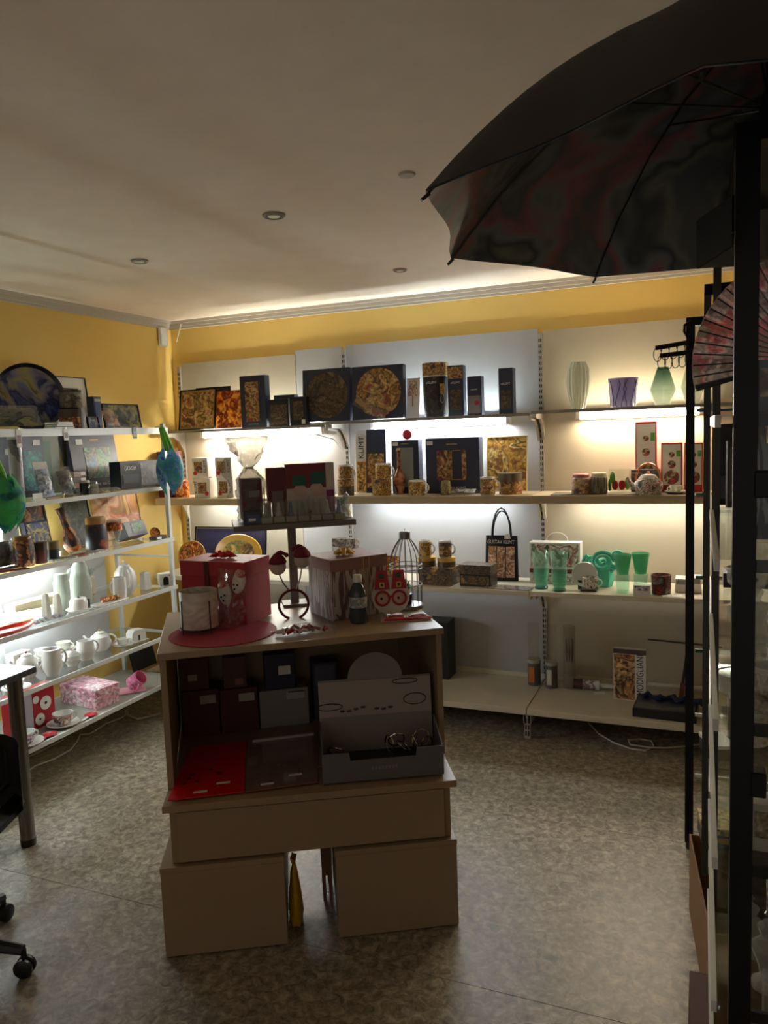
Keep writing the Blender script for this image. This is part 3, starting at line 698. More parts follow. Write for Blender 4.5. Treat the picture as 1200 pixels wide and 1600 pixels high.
t = thing('cake_server', 'wrapped cake server with golden handle leaning against the golden plate box', 'cake server', (xat(578, 4.205, z), 4.205, z+.075), 0, 0, R(28))
MB().ext(-.10, -.015, -.006, .006, -.012, .012, .004).build('grip', flat('gold_handle', (196, 150, 70), .35), t)
MB().poly([(-.012, -.012), (.06, -.026), (.115, -.01), (.115, .012), (.05, .02), (-.012, .012)], -.0025, .0025).build('blade', art('server_print', [(150, 120, 110), (170, 90, 90), (190, 170, 150), (140, 110, 100)], 40, 3, 'noise', .2), t)
MB().ext(-.105, .12, -.009, -.0085, -.032, .03).build('wrapper', FILM, t, smooth=False)
p = wc(596, 4.36, z)
t = thing('glass_plate', 'purple glass dish peeping out behind the golden plate box', 'dish', (p.x, 4.36, z+.001), 0, -R(6))
MB().lathe([(0, 0), (.11, 0), (.155, .012), (.15, .015), (.1, .005), (0, .005)], 32, mat=Matrix.Translation((0, 0, .155)) @ Matrix.Rotation(R(90), 4, 'X')).build('dish', flat('purple_glass', (84, 80, 150), .15), t)
wcarton('tree_card', 'pale card with a small golden blossom motif beside the plate box', 'card', 634, 655, 590, topz, 4.27, .006, PAPER, [('art', .22, .74, .78, .94, art('blossom', [(150, 96, 50), (228, 220, 200), (180, 120, 60), (226, 216, 196)], 60, 4)), ('art', .15, .55, .85, .74, art('blossom', [], 1)), ('art', .46, .3, .54, .55, GOLDI)], tilt=8)
def klimtbox(label, u0, u1, vt, seed, cap, yf=4.24, d=None, round_=False, ts=.02, extra=()):
    z = topz(xat((u0+u1)/2, yf, 1.7)); xc, w_, h = wb_(u0, u1, vt, z, yf)
    if round_:
        t = thing('tall_tin', label, 'tin', (xc, yf+w_/2, z+.0005)); r = w_/2
        MB().lathe([(0, 0), (r*.92, 0), (r, h*.3), (r, h*.74), (0, h*.74)], 32).build('body', art('tin_%d' % seed, [(22, 24, 36), (26, 28, 42), (60, 50, 40), (24, 26, 38), (96, 76, 50)], 26, seed), t)
        MB().lathe([(0, h*.745), (r*1.03, h*.745), (r*1.03, h*.76), (0, h*.76)], 32).build('pale_band', PAPER, t)
        MB().lathe([(r*1.02, h*.76), (r*1.03, h*.76), (r*1.03, h*.985), (r*.97, h), (0, h)], 32).build('lid', art('tinlid_%d' % seed, GOLD2, 40, seed), t)
        text('eKLIMT', ts, PAPER, t, (0, -r-.003, h*.63)); return t
    return carton('tall_box', label, 'box', (xc, yf+(d or w_)/2, z+.0005), 0, w_, d or w_, h, NAVY, ([('art', .04, .74, .96, .97, art('cap_%d' % seed, GOLD2, 40, seed))] if cap else [])+[('txt', 'eKLIMT', ts, .5, .66, PAPER), ('art', .15, .12, .85, .52, art('low_%d' % seed, DIM, 36, seed+5))]+list(extra))
klimtbox('wide dark tin with a golden patterned lid on the top shelf', 657, 695, 566, 11, True, round_=True)
klimtbox('tall slim dark box with golden top, second right of the wide tin', 701, 725, 571, 12, True, d=.06, ts=.017)
klimtbox('shortest dark box of the top shelf, with pale lower half', 731, 753, 588, 13, False, d=.06, ts=.012, extra=[('art', .05, .05, .95, .5, flat('grey_print', (128, 124, 128), .5)), ('dot', .66, .32, .013, RED)])
klimtbox('lone tall dark box at the right end of the middle bay', 780, 802, 575, 14, False, d=.075, ts=.016)
t = thing('pendant', 'golden keyring pendant hanging in front of the wide dark tin', 'keyring', (xat(690, 4.2, 1.8), 4.222, 1.87))
MB().ext(-.014, .014, -.004, 0, -.005, .055, .003).build('charm', art('art_k', GOLD, 60, 9), t)
MB().tube([(.012*math.cos(a*.524), -.002, -.03+.026*math.sin(a*.524)) for a in range(12)], .0016, 6, closed=True).build('ring', CHROME, t)
MB().tube([(0, -.002, .055), (0, .006, .09)], .001, 5).build('cord', BLACKP, t)
# ---- top shelf, right bay: glass vases
z = topz(0)
def vase(name, label, u, y, wpx, vt, prof, mat, seg=28, f=None):
    p = wc(u, y, z); k = mpp(p); h = zat(vt, p.x, y)-z; r = wpx*k/2
    t = thing(name, label, 'vase', p); MB().lathe([(a*r, b*h) for a, b in prof], seg, f=f).build('body', mat, t); return t, r, h
RIBG = flat('ribbed_glass', (150, 156, 146), .1)
t, r, h = vase('ribbed_vase', 'tall ribbed grey glass vase on the top right shelf', 904, 4.3, 36, 566, [(0, 0), (.5, 0), (.56, .03), (.86, .3), (1, .58), (.9, .85), (.62, 1), (.56, 1), (.82, .85), (.9, .58), (.78, .3), (.45, .05), (0, .05)], sheetglass('grey_glass', (232, 233, 228), 1., .05, .3), 64, lambda a, z_: 1+.045*math.cos(16*a))
def branches(t, r0, r1, h, seed):
    rn = random.Random(seed); b = MB()
    for k in range(7):
        a = -2.9+k*.42; zz = .02*h; pts = []
        for q in range(7):
            fz = zz/h; rad = r0+(r1-r0)*fz+.0006; pts.append((rad*math.cos(a), rad*math.sin(a), zz)); zz += h*.15; a += rn.uniform(-.18, .18)
        b.tube([p_ for p_ in pts if p_[2] < h*.97], .0016, 5)
    return b.build('branch_print', INK, t)
t, r, h = vase('branch_vase', 'purple tapered vase with dark branch pattern on the top right shelf', 974, 4.3, 46, 591, [(0, 0), (.78, 0), (.8, .04), (1, 1), (.94, 1), (.74, .06), (0, .06)], sheetglass('purple_vase', (196, 192, 220), .8, .1, .4))
branches(t, r*.8, r, h, 4)['kind'] = 'stuff'
def hexvase(label, u, y, wpx, vt, c0, c1):
    mt, nt, b = base('fade_glass'); b.inputs['Roughness'].default_value = .08; b.inputs['Transmission Weight'].default_value = .75; b.inputs['IOR'].default_value = 1.1
    tc = nt.nodes.new('ShaderNodeTexCoord'); sp = nt.nodes.new('ShaderNodeSeparateXYZ'); nt.links.new(tc.outputs['Generated'], sp.inputs[0])
    rp = nt.nodes.new('ShaderNodeValToRGB'); rp.color_ramp.elements[0].color = S(c1); rp.color_ramp.elements[0].position = .2; rp.color_ramp.elements[1].color = S(c0)
    nt.links.new(sp.outputs[2], rp.inputs[0]); nt.links.new(rp.outputs[0], b.inputs['Base Color'])
    p = wc(u, y, z); k = mpp(p); h = zat(vt, p.x, y)-z; r = wpx*k/2
    t = thing('faceted_vase', label, 'vase', p)
    o = MB().lathe([(0, 0), (.55*r, 0), (.6*r, .04*h), (r, .42*h), (.42*r, h), (.36*r, h), (.9*r, .42*h), (.5*r, .06*h), (0, .06*h)], 6).build('body', mt, t, smooth=False, rz=R(30)); return t
hexvase('green faceted glass vase left of the black frame rack', 1036, 4.3, 44, 574, (120, 164, 148), (240, 248, 244))
hexvase('pale clear faceted vase half hidden by the black rack post', 1082, 4.3, 40, 566, (226, 234, 226), (244, 248, 246))

# ---- second shelf, left bay
z = secz(-3)
KBX = [(298, 332, 714, 1, 'upper left of the four white mug boxes stacked two by two'), (334, 369, 711, 1, 'upper right of the four white mug boxes stacked two by two'), (299, 334, 748, 0, 'lower left of the four white mug boxes stacked two by two'), (334, 371, 746, 0, 'lower right of the four white mug boxes stacked two by two')]
hb = None
for i, (u0, u1, vt, lvl, lab) in enumerate([KBX[2], KBX[3], KBX[0], KBX[1]]):
    yf = 4.2; xc, w_, h = wb_(u0, u1, vt, z, yf)
    if lvl == 0: hb = h; zz = z
    else: zz = z+hb+.001; h = hb*.98
    w_ = min(w_, .124); flip = (i == 0)
    carton('mug_box', lab, 'box', (xc, yf+.055, zz+.0005), 0, w_, .11, h, PAPER, [('art', .25 if flip else .14, .22, .8 if flip else .66, .8, art('mugart_%d' % i, GOLD2, 30, 20+i), 'window'), ('dot', .8 if flip else .2, .22, .0145, RED), ('txt', 'KLIMT', .031, .12 if flip else .84, .56, INK, R(-90))], group='white mug boxes')
wcarton('maroon_box', 'maroon box behind the hanging blue fabric tulip', 'box', 249, 270, 706, secz(-3), 4.22, .12, MAROON, rz=0)
t = jar('orange_jar', 'orange patterned jar beside the white mug boxes behind the fabric tulip', wc(285, 4.26, z), .05, .115, art('orange_pat', FIRE, 40, 8), art('orange_pat', FIRE, 40, 8))
# ---- second shelf, middle bay
z = Z2
def wtin(lab, u, y, wpx, vt, pm, lm, zz=None):
    p = wc(u, y, z if zz is None else zz); r = wpx*mpp(p)/2; h = zat(vt, p.x, y)-p.z; tin('coaster_tin', lab, p, r, h, pm, lm); return p.z+h
def wmug(lab, u, y, wpx, vt, pm, ang, zz=None, group=None):
    p = wc(u, y, z if zz is None else zz); r = wpx*mpp(p)/2; h = zat(vt, p.x, y)-p.z; mug('mug', lab, p, r, h, pm, ang, group=group)
zt_ = wtin('dark golden tin under the leftmost mug of the second shelf', 541, 4.2, 26, 749, art('tin_a', DIM, 40, 31), art('tin_b', GOLD2, 40, 32))
wmug('patterned mug on a dark tin beside the slotted upright', 541, 4.2, 24, 726, art('mug_a', GOLD2, 36, 33), R(-20), zt_)
wcarton('picture_book', 'black and white book with vertical lettering and golden branches', 'book', 556, 603, 672, Z2, 4.33, .03, PAPER, [('art', .36, .0, 1, 1, NAVY), ('art', .4, .08, .94, .62, art('book_a', GOLD2, 18, 34)), ('art', .05, .02, .34, .5, art('book_b', GOLD, 18, 35)), ('txt', 'KLIMT', .05, .2, .72, INK, R(-90))], tilt=5)
zt_ = wtin('round golden brown tin under the second mug from the upright', 597, 4.21, 30, 749, art('tin_c', GOLD, 36, 36), art('tin_d', GOLD2, 36, 37))
wmug('golden patterned mug standing on the round brown tin', 599, 4.21, 24, 724, art('mug_b', GOLD, 34, 38), R(-10), zt_)
t = wcarton('decanter_box', 'dark blue gift box with a long window holding a decanter', 'box', 614, 656, 688, Z2, 4.31, .07, NAVY, [('art', .24, .12, .8, .86, flat('box_window', (150, 158, 158), .2), 'window'), ('art', .05, .9, .25, .97, PAPER, 'price_sticker'), ('art', .36, .925, .64, .94, GOLDI, 'gold_mark')])
p = wc(625, 4.265, z)
t = thing('decanter', 'copper teardrop decanter with slim neck before the dark blue gift box', 'decanter', p); h = zat(700, p.x, 4.265)-z
MB().lathe([(0, 0), (.028, 0), (.022, .006), (.034, h*.2), (.038, h*.3), (.028, h*.42), (.012, h*.55), (.009, h*.9), (.014, h*.94), (.009, h), (0, h)], 24).build('body', art('copper_pat', [(120, 60, 44), (170, 100, 70), (200, 140, 100), (140, 76, 60)], 40, 39, 'noise', .2), t)
t = thing('red_tag', 'round red tag standing above the dark blue gift box', 'tag', (xat(634, 4.33, 1.7), 4.35, zat(688, -1.77, 4.35)+.0))
MB().lathe([(0, 0), (.03, 0), (.03, .004), (0, .004)], 28, mat=Matrix.Translation((0, 0, .03)) @ Matrix.Rotation(R(90), 4, 'X')).build('tag_disc', RED, t)
MB().ext(-.003, .003, -.003, 0, -.004, .004).build('clip', WHITE, t, smooth=False)
pm = wc(652, 4.20, z)
disc('saucer', 'dark rimmed saucer standing on edge behind the golden mug', 'saucer', wc(650, 4.25, z), .042, art('mug_c', GOLD, 34, 41), BLACKP, 0, 14)
wmug('golden mug in front of the standing dark saucer', 652, 4.165, 26, 750, art('mug_c2', GOLD, 30, 40), R(-15))
t = wcarton('vase_box', 'large dark blue square gift box with a golden square print', 'box', 667, 750, 684, Z2, 4.30, .09, NAVY, [('art', .21, .24, .76, .78, art('art_g', GOLD2+[(160, 60, 80)], 16, 42)), ('art', .5, .26, .68, .76, NAVY), ('txt', 'GUSTAV KLIMT', .022, .52, .1, PAPER), ('art', .4, .875, .6, .895, GOLDI, 'gold_mark'), ('art', .03, .88, .14, .95, PAPER, 'price_sticker')])
jar('glass_jar', 'small brown glass jar before the large dark blue gift box', wc(697, 4.2, z), .029, .082, art('jar_a', [(60, 50, 34), (120, 104, 70), (160, 144, 100), (70, 60, 40)], 40, 43), flat('jar_lid', (170, 150, 100), .3))
t = pack('foil_pack', 'crumpled silver foil pack lying before the large dark blue gift box', 'packet', (xat(722, 4.2, z), 4.2, z+.001), 0, .17, .05, .02, art('foil', [(150, 150, 146), (210, 208, 200), (110, 108, 104), (190, 186, 176)], 40, 3, 'noise', .25), rx=-R(62), seed=5)
t = wpic('framed_picture', 'golden framed picture at the right of the second shelf', 761, 824, 683, Z2, 4.40, CANV, art('art_h', GOLD, 14, 44, 'vor', .4), tilt=6, fw=.005)
wmug('small golden mug left of the wide dark mug', 762, 4.17, 23, 745, art('mug_d', GOLD2, 36, 45), R(10))
p = wc(798, 4.26, z); r = 36*mpp(p)/2
tin('wide_tin', 'wide dark golden tin in front of the golden framed picture', p, r, zat(739, p.x, 4.26)-z, art('tin_e', GOLD2, 30, 46), flat('tin_lid_grey', (120, 112, 96), .3, .6))
# ---- second shelf, right bay
t = tag(MB().ext(-.14, .5, -.09, .09, 0, .003).build('felt_mat', flat('grey_felt', (120, 112, 104), .8), None, (xat(905, 4.23, z), 4.23, z+.0003), smooth=False), 'grey flat mat under the jars on the right second shelf', 'mat')
zm = z+.0035
jar('patterned_jar', 'pink and gold patterned jar on the grey mat', wc(908, 4.22, zm), .05, .105, art('jar_b', [(206, 170, 170), (190, 140, 150), (216, 190, 180), (200, 160, 70), (120, 90, 110)], 26, 50), flat('pink_lid', (190, 120, 120), .4))
jar('striped_jar', 'grey green striped jar right of the pink jar', wc(936, 4.22, zm), .045, .11, art('jar_c', [(110, 106, 90), (150, 144, 124), (90, 84, 70), (170, 164, 146)], 30, 51, 'noise', stretch=(6, 6, .4)), flat('cream_lid', (210, 200, 176), .4))
t = thing('tulip_glass', 'glass tumbler painted with red and green tulips', 'glass', wc(969, 4.26, zm))
MB().lathe([(0, 0), (.055, 0), (.06, .125), (.057, .125), (.052, .006), (0, .006)], 28).build('body', GLASS, t)
for k, (a, mt, zz) in enumerate(((-110, RED, .012), (-75, RED, .012), (-150, flat('leaf_green', (96, 170, 60), .4), .01), (-45, flat('leaf_green', (96, 170, 60), .4), .02), (-125, flat('leaf_green', (96, 170, 60), .4), .05))):
    ca, sa = math.cos(R(a)), math.sin(R(a))
    MB().sph((0, 0, 0), .02, 10, (.95, .18, 1.35 if k < 2 else 1.7)).build('painted_tulip' if k < 2 else 'painted_leaf', mt, t, (.059*ca, .059*sa, zz+.032), rz=R(a)+R(90))
p = wc(1013, 4.18, z); k = mpp(p)
t = thing('teapot', 'white floral teapot with orange hoop handle', 'teapot', (p.x, p.y, z+.0005), R(180)); FLP = art('floral_china', FLOR, 34, 52)
r = .072
MB().lathe([(0, 0), (r*.8, 0), (r, .03), (r*.97, .06), (r*.6, .09), (0, .09)], 28).build('body', FLP, t)
ld = MB().lathe([(r*.6, .089), (r*.5, .1), (.012, .106), (0, .106)], 24).build('lid', PORC, t)
MB().sph((0, 0, .112), .009, 10).build('knob', flat('orange_glaze', (214, 120, 60), .3), ld)
MB().tube([(r*.85, 0, .035), (r*1.25, 0, .06), (r*1.45, 0, .088)], .01, 10, taper=[.017, .011, .009]).build('spout', FLP, t)
MB().tube([(r*.85*math.cos(a*math.pi/10), 0, .075+.085*math.sin(a*math.pi/10)) for a in range(11)], .0055, 8).build('hoop_handle', flat('orange_glaze', (214, 120, 60), .3), t)
wcarton('dark_box', 'dark grey box standing behind the floral teapot', 'box', 986, 1031, 734, Z2+.0035, 4.29, .06, flat('charcoal_card', (70, 66, 70), .5), [('art', .05, .1, .4, .9, art('grey_art', [(90, 84, 90), (150, 140, 140), (60, 56, 60)], 30, 4))])
CIRC = art('tea_art', [(90, 50, 40), (200, 190, 170), (140, 110, 60), (70, 60, 60), (180, 60, 50)], 40, 55)
def giftcard(lab, u0, u1, vt, vb, yf, zz):
    xc, w_, h = wb_(u0, u1, vt, zz, yf)
    carton('gift_box', lab, 'box', (xc, yf+.025, zz+.0005), 0, w_, .05, h, RED, [('art', .06, .14, .94, .97, PAPER), ('dot', .5, .3, w_*.36, CIRC, 'printed_circle'), ('dot', .5, .56, w_*.19, CIRC, 'printed_circle'), ('dot', .5, .76, w_*.14, CIRC, 'printed_circle'), ('art', .72, .72, .92, .84, flat('leaf_green', (), 0)), ], group='red bordered gift boxes')
giftcard('tallest red bordered gift box with printed circles, behind the floral teapot', 993, 1026, 659, 0, 4.37, Z2+.0035)
giftcard('red bordered gift box with printed circles left of the black rack post', 1033, 1066, 692, 0, 4.33, Z2)
giftcard('red bordered gift box with circles seen behind the black rack post', 1069, 1098, 692, 0, 4.33, Z2)
cup_saucer('teacup', 'small cream cup before the red bordered gift box', wc(1056, 4.2, z), .032, None, R(160), CREAM)

# ---- third shelf, left bay
z = Z3
disc('round_plate', 'orange gold round plate standing beside the white rack post', 'plate', wc(300, 4.22, z), .105, art('plate_a', FIRE+GOLD[:2], 22, 60), flat('gold_rim', (206, 160, 70), .3), R(8), 14)
wpic('framed_picture', 'wide black framed picture with blue mount behind the golden dish', 305, 416, 825, Z3, 4.36, BLACK, flat('blue_print', (44, 52, 104), .4), tilt=8, fw=.008, mount=WHITE, mw=.006)
t = thing('oval_dish', 'large golden oval serving dish leaning behind the red gift box', 'dish', wc(372, 4.28, z), 0, -R(12))
MB().lathe([(0, 0), (.13, 0), (.175, .014), (.17, .018), (.12, .006), (0, .006)], 40, mat=Matrix.Translation((0, 0, .125)) @ Matrix.Rotation(R(90), 4, 'X') @ Matrix.Diagonal((1.05, .72, 1, 1))).build('rim', flat('gold_glaze', (222, 176, 66), .25), t)
MB().lathe([(0, .0065), (.118, .0065), (.118, .0085), (0, .0085)], 36, mat=Matrix.Translation((0, 0, .125)) @ Matrix.Rotation(R(90), 4, 'X') @ Matrix.Diagonal((1.05, .72, 1, 1))).build('printed_face', art('dish_a', [(206, 160, 60), (226, 190, 96), (60, 46, 36), (190, 140, 60), (120, 150, 90), (236, 206, 120)], 14, 61), t)
jar('gold_glass', 'small golden black glass beside the oval dish', wc(330, 4.2, z), .03, .1, art('gold_glass', [(40, 34, 24), (214, 180, 90), (60, 50, 36), (190, 150, 70)], 30, 62), flat('gold_rim2', (220, 190, 110), .3))
wcarton('patterned_bag', 'small black and white patterned gift bag behind the pink gift box', 'gift bag', 521, 557, 842, Z3, 4.2, .06, art('bag_a', [(60, 54, 50), (130, 120, 108), (90, 66, 50), (170, 160, 148), (70, 62, 56)], 24, 63), [('art', .05, .5, .3, .8, PAPER, 'price_tag')])
t = thing('gold_bowl', 'golden orange glass bowl half hidden by the birdcage', 'bowl', wc(606, 4.2, z))
MB().lathe([(0, 0), (.03, 0), (.034, .006), (.07, .06), (.075, .14), (.072, .14), (.066, .06), (.02, .012), (0, .012)], 28).build('body', art('bowl_a', FIRE[2:]+GOLD, 30, 64, rough=.2), t)
# ---- third shelf, middle bay
BX = art('box_gold', [(24, 24, 32), (60, 48, 34), (120, 92, 50), (30, 28, 34), (150, 116, 64)], 26, 65)
t = wcarton('storage_box', 'dark golden patterned box carrying two tins and mugs', 'box', 655, 708, 888, Z3, 4.12, .16, BX, [('top', .62, art('boxlid_a', DIM+GOLD2, 24, 66))], rz=R(-6))
zb_ = z+(zat(888, xat(680, 4.12, z), 4.12)-z)+.003
t = wcarton('storage_box', 'flat dark box right of the box with the two mugs', 'box', 719, 769, 884, Z3, 4.13, .11, flat('dark_box', (30, 28, 32), .4), [('top', .58, art('boxlid_b', DIM, 24, 67)), ('art', .05, .1, .95, .5, BX)], rz=R(-6))
for u, lab1, lab2, pal, ang, s in ((667, 'yellow lidded tin under the left upright mug', 'left of two golden mugs on yellow lidded tins', GOLD, -10, 70), (698, 'yellow lidded tin under the right upright mug', 'right of two golden mugs on yellow lidded tins', DIM+GOLD, -5, 71)):
    p = wc(u, 4.19, zb_); r = 14*mpp(p); tin('coaster_tin', lab1, p, r, .05, art('tin_%d' % s, DIM, 34, s), flat('yellow_lid', (206, 164, 60), .35))
    p2 = wc(u-2, 4.19, zb_+.0515); mug('mug', lab2, p2, .037, .098, art('mug_%d' % s, pal, 34, s), R(ang), group='mugs on yellow tins')
# tote bag
p = wc(782, 4.32, z); x0, x1 = xat(757, 4.32, z), xat(809, 4.32, z); w_ = x1-x0; h = zat(838, p.x, 4.32)-z
t = thing('tote_bag', 'black tote bag with three printed panels and upright handles', 'bag', ((x0+x1)/2, 4.34, z+.0005), 0, -R(4))
MB().grid(lambda a, b: ((a-.5)*w_*(1-.06*b), -.03*math.sin(math.pi*a)*(1-.7*b)-.004, b*h), 10, 8).grid(lambda a, b: ((a-.5)*w_*(1-.06*b), .03*math.sin(math.pi*a)*(1-.7*b)+.004, b*h), 10, 8).grid(lambda a, b: ((-.5+a*0)*w_*(1-.06*b), (a-.5)*.008, b*h), 1, 8).grid(lambda a, b: ((.5)*w_*(1-.06*b), (a-.5)*.008, b*h), 1, 8).build('body', flat('black_canvas', (26, 27, 34), .8), t)
for k in range(3):
    a0 = .1+.28*k
    MB().grid(lambda a, b: ((a0+.25*a-.5)*w_*(1-.06*(.08+.68*b)), -.03*math.sin(math.pi*(a0+.25*a))*(1-.7*(.08+.68*b))-.006, (.08+.68*b)*h), 4, 6).build('printed_panel', art('tote_%d' % k, [(206, 160, 130), (222, 190, 160), (180, 110, 70), (226, 200, 180), (120, 80, 60), (190, 140, 90)], 26, 72+k), t)
text('GUSTAV KLIMT', .03, PAPER, t, (0, -.022, h*.86), w=w_*.8)
for s in (-1, 1):
    hh = zat(793, p.x, 4.32)-z
    pts = [(s*w_*.0-.055+.11*(.5-.5*math.cos(math.pi*q/10)), s*.01, h*.97+(hh-h)*math.sin(math.pi*q/10)*(1 if s < 0 else .9)) for q in range(11)]
    MB().tube(pts, .005, 6).build('strap', flat('black_canvas', (), 0), t)
MB().ext(.02, .055, -.014, -.012, h*.93, h*1.03).build('price_tag', PAPER, t, smooth=False)
p = wc(794, 4.13, z)
t = thing('flat_pack', 'flat clear packet with printed sheet lying before the tote bag', 'packet', (p.x, p.y, z+.0005), R(-4))
MB().ext(-.13, .13, -.045, .045, 0, .006).build('sheet', art('sheet_a', [(150, 140, 134), (200, 190, 180), (110, 90, 86), (180, 170, 164)], 22, 76), t, smooth=False)
MB().ext(-.135, .135, -.048, .048, .0065, .008).build('wrapper', FILM, t, smooth=False)
# ---- third shelf, right bay
t = wcarton('floral_box', 'white floral gift box with red band and cord handle', 'box', 828, 907, 848, Z3, 4.3, .09, PAPER, [('art', .04, .42, .96, .96, art('floral_big', FLOR, 14, 77)), ('art', 0, .26, 1, .36, flat('dark_red', (120, 40, 44), .5)), ('art', .04, .04, .96, .24, art('floral_b', FLOR, 18, 78))])
hh = zat(848, xat(866, 4.3, z), 4.3)-z
MB().tube([(.06*math.cos(a*math.pi/10)-.0, .045, hh+.045*math.sin(a*math.pi/10)) for a in range(11)], .003, 6).build('handle', WHITE, t)
MINT = sheetglass('mint_glass', (206, 244, 230), .9, .04, .16); PALEM = sheetglass('pale_mint', (236, 250, 244), 1, .03, .06); TEAL = flat('teal_base', (30, 110, 100), .1)
def stackglass(lab, u, y, vt):
    p = wc(u, y, z); k = mpp(p); r = 12.5*k; h = zat(vt, p.x, y)-z
    t = thing('stacked_tumblers', lab, 'glass', p, group='mint tumbler pairs')
    MB().lathe([(0, 0), (r*.8, 0), (r*.82, .008), (r*.75, .012), (0, .012)], 24).build('foot', TEAL, t)
    MB().lathe([(r*.7, .012), (r*1.0, h*.52), (r*.96, h*.52), (r*.64, .016)], 24).build('lower_glass', MINT, t)
    MB().lathe([(r*.8, h*.4), (r*1.12, h), (r*1.08, h), (r*.76, h*.41), (0, h*.41)], 24).build('upper_glass', PALEM, t)
stackglass('left pair of mint tumblers stacked before the floral gift box', 846, 4.17, 862)
stackglass('right pair of mint tumblers stacked before the floral gift box', 874, 4.12, 863)
p = wc(917, 4.16, z)
t = thing('cup_set', 'floral porcelain cup on a dark stand with its plate upright behind', 'cup set', p)
MB().lathe([(0, 0), (.05, 0), (.068, .01), (.066, .013), (.045, .004), (0, .004)], 32, mat=Matrix.Translation((-.015, .035, .08)) @ Matrix.Rotation(R(80), 4, 'X')).build('plate', PORC, t)
MB().lathe([(0, .012), (.022, .012), (.035, .03), (.043, .075), (.040, .075), (.03, .03), (0, .018)], 24).build('cup', art('cup_floral', FLOR, 40, 79), t, (.02, -.01, 0))
handle(t, .041, .028, .066, .022, PORC, 0, .004).location = (.02, -.01, 0)
MB().ext(-.03, .055, -.035, .05, 0, .011, .003).build('stand', flat('dark_wood', (40, 30, 26), .4), t)
MB().ext(-.05, -.03, .02, .03, 0, .05).build('plate_prop', flat('dark_wood', (), 0), t, smooth=False)
p = wc(944, 4.3, z)
t = thing('fabric_rose', 'mint green fabric rolled into a rose bouquet in a cup', 'bouquet', p); MTF = flat('mint_fabric', (96, 200, 172), .8, bump=.3, bscale=120)
MB().lathe([(0, 0), (.04, 0), (.05, .04), (.044, .1), (.04, .1), (.045, .05), (0, .01)], 20, f=lambda a, z_: 1+.08*math.cos(7*a)).build('wrap', MTF, t)
for k, (x, y, zz, s) in enumerate(((0, -.03, .16, .062), (.06, 0, .15, .05), (-.06, 0, .145, .05), (.0, .02, .12, .06), (.075, -.02, .19, .03))):
    rn = random.Random(k); pts = []
    for q in range(26):
        a = q*.55+k; rad = s*(1-q/34); pts.append((x+rad*math.cos(a), y-.03-s*.5*(q/26), zz-.01+rad*.85*math.sin(a)))
    MB().tube(pts, .008, 6, taper=[.012*(1-.5*q/26) for q in range(26)]).build('petal_roll', MTF, t)
for i, (u, y, wpx, vt, lab) in enumerate(((973, 4.15, 26, 866, 'left emerald tumbler standing on a clear glass'), (1001, 4.17, 26, 864, 'right emerald tumbler standing on a clear glass'))):
    p = wc(u, y, z); r = wpx*mpp(p)/2; h = zat(vt, p.x, y)-z
    t = thing('tumbler_tower', lab, 'glass', p, group='emerald tumblers')
    MB().lathe([(0, 0), (r*.74, 0), (r*.86, h*.47), (r*.8, h*.47), (r*.66, .008), (0, .008)], 24).build('clear_glass', PALEM, t)
    MB().lathe([(0, h*.475), (r*.66, h*.475), (r*1.05, h), (r*1.0, h), (r*.6, h*.49), (0, h*.49)], 24).build('emerald_glass', sheetglass('emerald_glass', (170, 226, 202), .8, .05, .22), t)
carton('card_box', 'small white box with pattern before the emerald tumblers', 'box', (xat(1003, 4.09, z), 4.105, z+.0005), 0, .085, .05, .055, PAPER, [('art', .1, .5, .9, .95, art('card_pat', [(200, 196, 200), (90, 80, 90), (220, 216, 220)], 40, 80))])
t = thing('candle_cup', 'black red patterned candle glass near the right shelf end', 'candle', wc(1033, 4.16, z)); r = .05
MB().lathe([(0, 0), (r*.94, 0), (r, .1), (r*.94, .1), (r*.9, .02), (0, .02)], 28).build('glass', art('candle_pat', [(30, 26, 26), (90, 70, 60), (150, 60, 50), (44, 40, 40), (120, 110, 100)], 26, 81), t)
MB().cyl((0, 0, .021), r*.88, .05, 20).build('wax', CREAM, t)
for i, (u0, u1, vt, lab) in enumerate(((1055, 1072, 905, 'white flat carton beside the black rack post'), (1074, 1096, 903, 'white carton partly behind the black rack post'))):
    wcarton('white_carton', lab, 'box', u0, u1, vt, Z3, 4.2, .1, PAPER, [('art', .1, .6, .9, .9, GREYI)])
tag(MB().ext(-.05, .05, -.03, .03, 0, .002).build('leaflet', PAPER, None, (xat(1050, 4.1, z), 4.11, z+.0005), R(12), smooth=False), 'white leaflet lying on the right end of the third shelf', 'leaflet')

# ---- lowest shelf
z = Z4
def incense(lab, u, y, vt, wpx, body, badge):
    p = wc(u, y, z); r = wpx*mpp(p)/2; h = zat(vt, p.x, y)-z
    t = thing('tube_pack', lab, 'tube pack', p)
    MB().lathe([(0, 0), (r, 0), (r, h*.38), (0, h*.38)], 20).build('base_can', body, t)
    MB().lathe([(r*1.04, h*.36), (r*1.06, h*.36), (r*1.06, h*.41), (0, h*.41)], 20).build('collar', flat('pale_cap', (176, 170, 160), .4), t)
    MB().lathe([(r*.88, h*.41), (r*.88, h*.99), (0, h)], 20).build('clear_tube', sheetglass('tube_clear', (244, 242, 238), 1, .05, .05), t)
    if badge: MB().ext(-r*.6, r*.2, -r-.002, -r*.7, h*.06, h*.3).build('badge', badge, t, smooth=False)
    return t
CANG = flat('can_grey', (96, 92, 90), .45)
incense('clear tube pack with orange badge, leftmost on the lowest shelf', 835, 4.34, 972, 20, CANG, flat('orange_badge', (206, 120, 50), .5))
incense('clear tube pack with plain grey base beside the upright', 862, 4.32, 976, 19, CANG, CREAM)
p = wc(890, 4.34, z); h = zat(978, p.x, 4.34)-z
t = thing('brush_tube', 'clear upright tube holding brown brushes', 'tube pack', p)
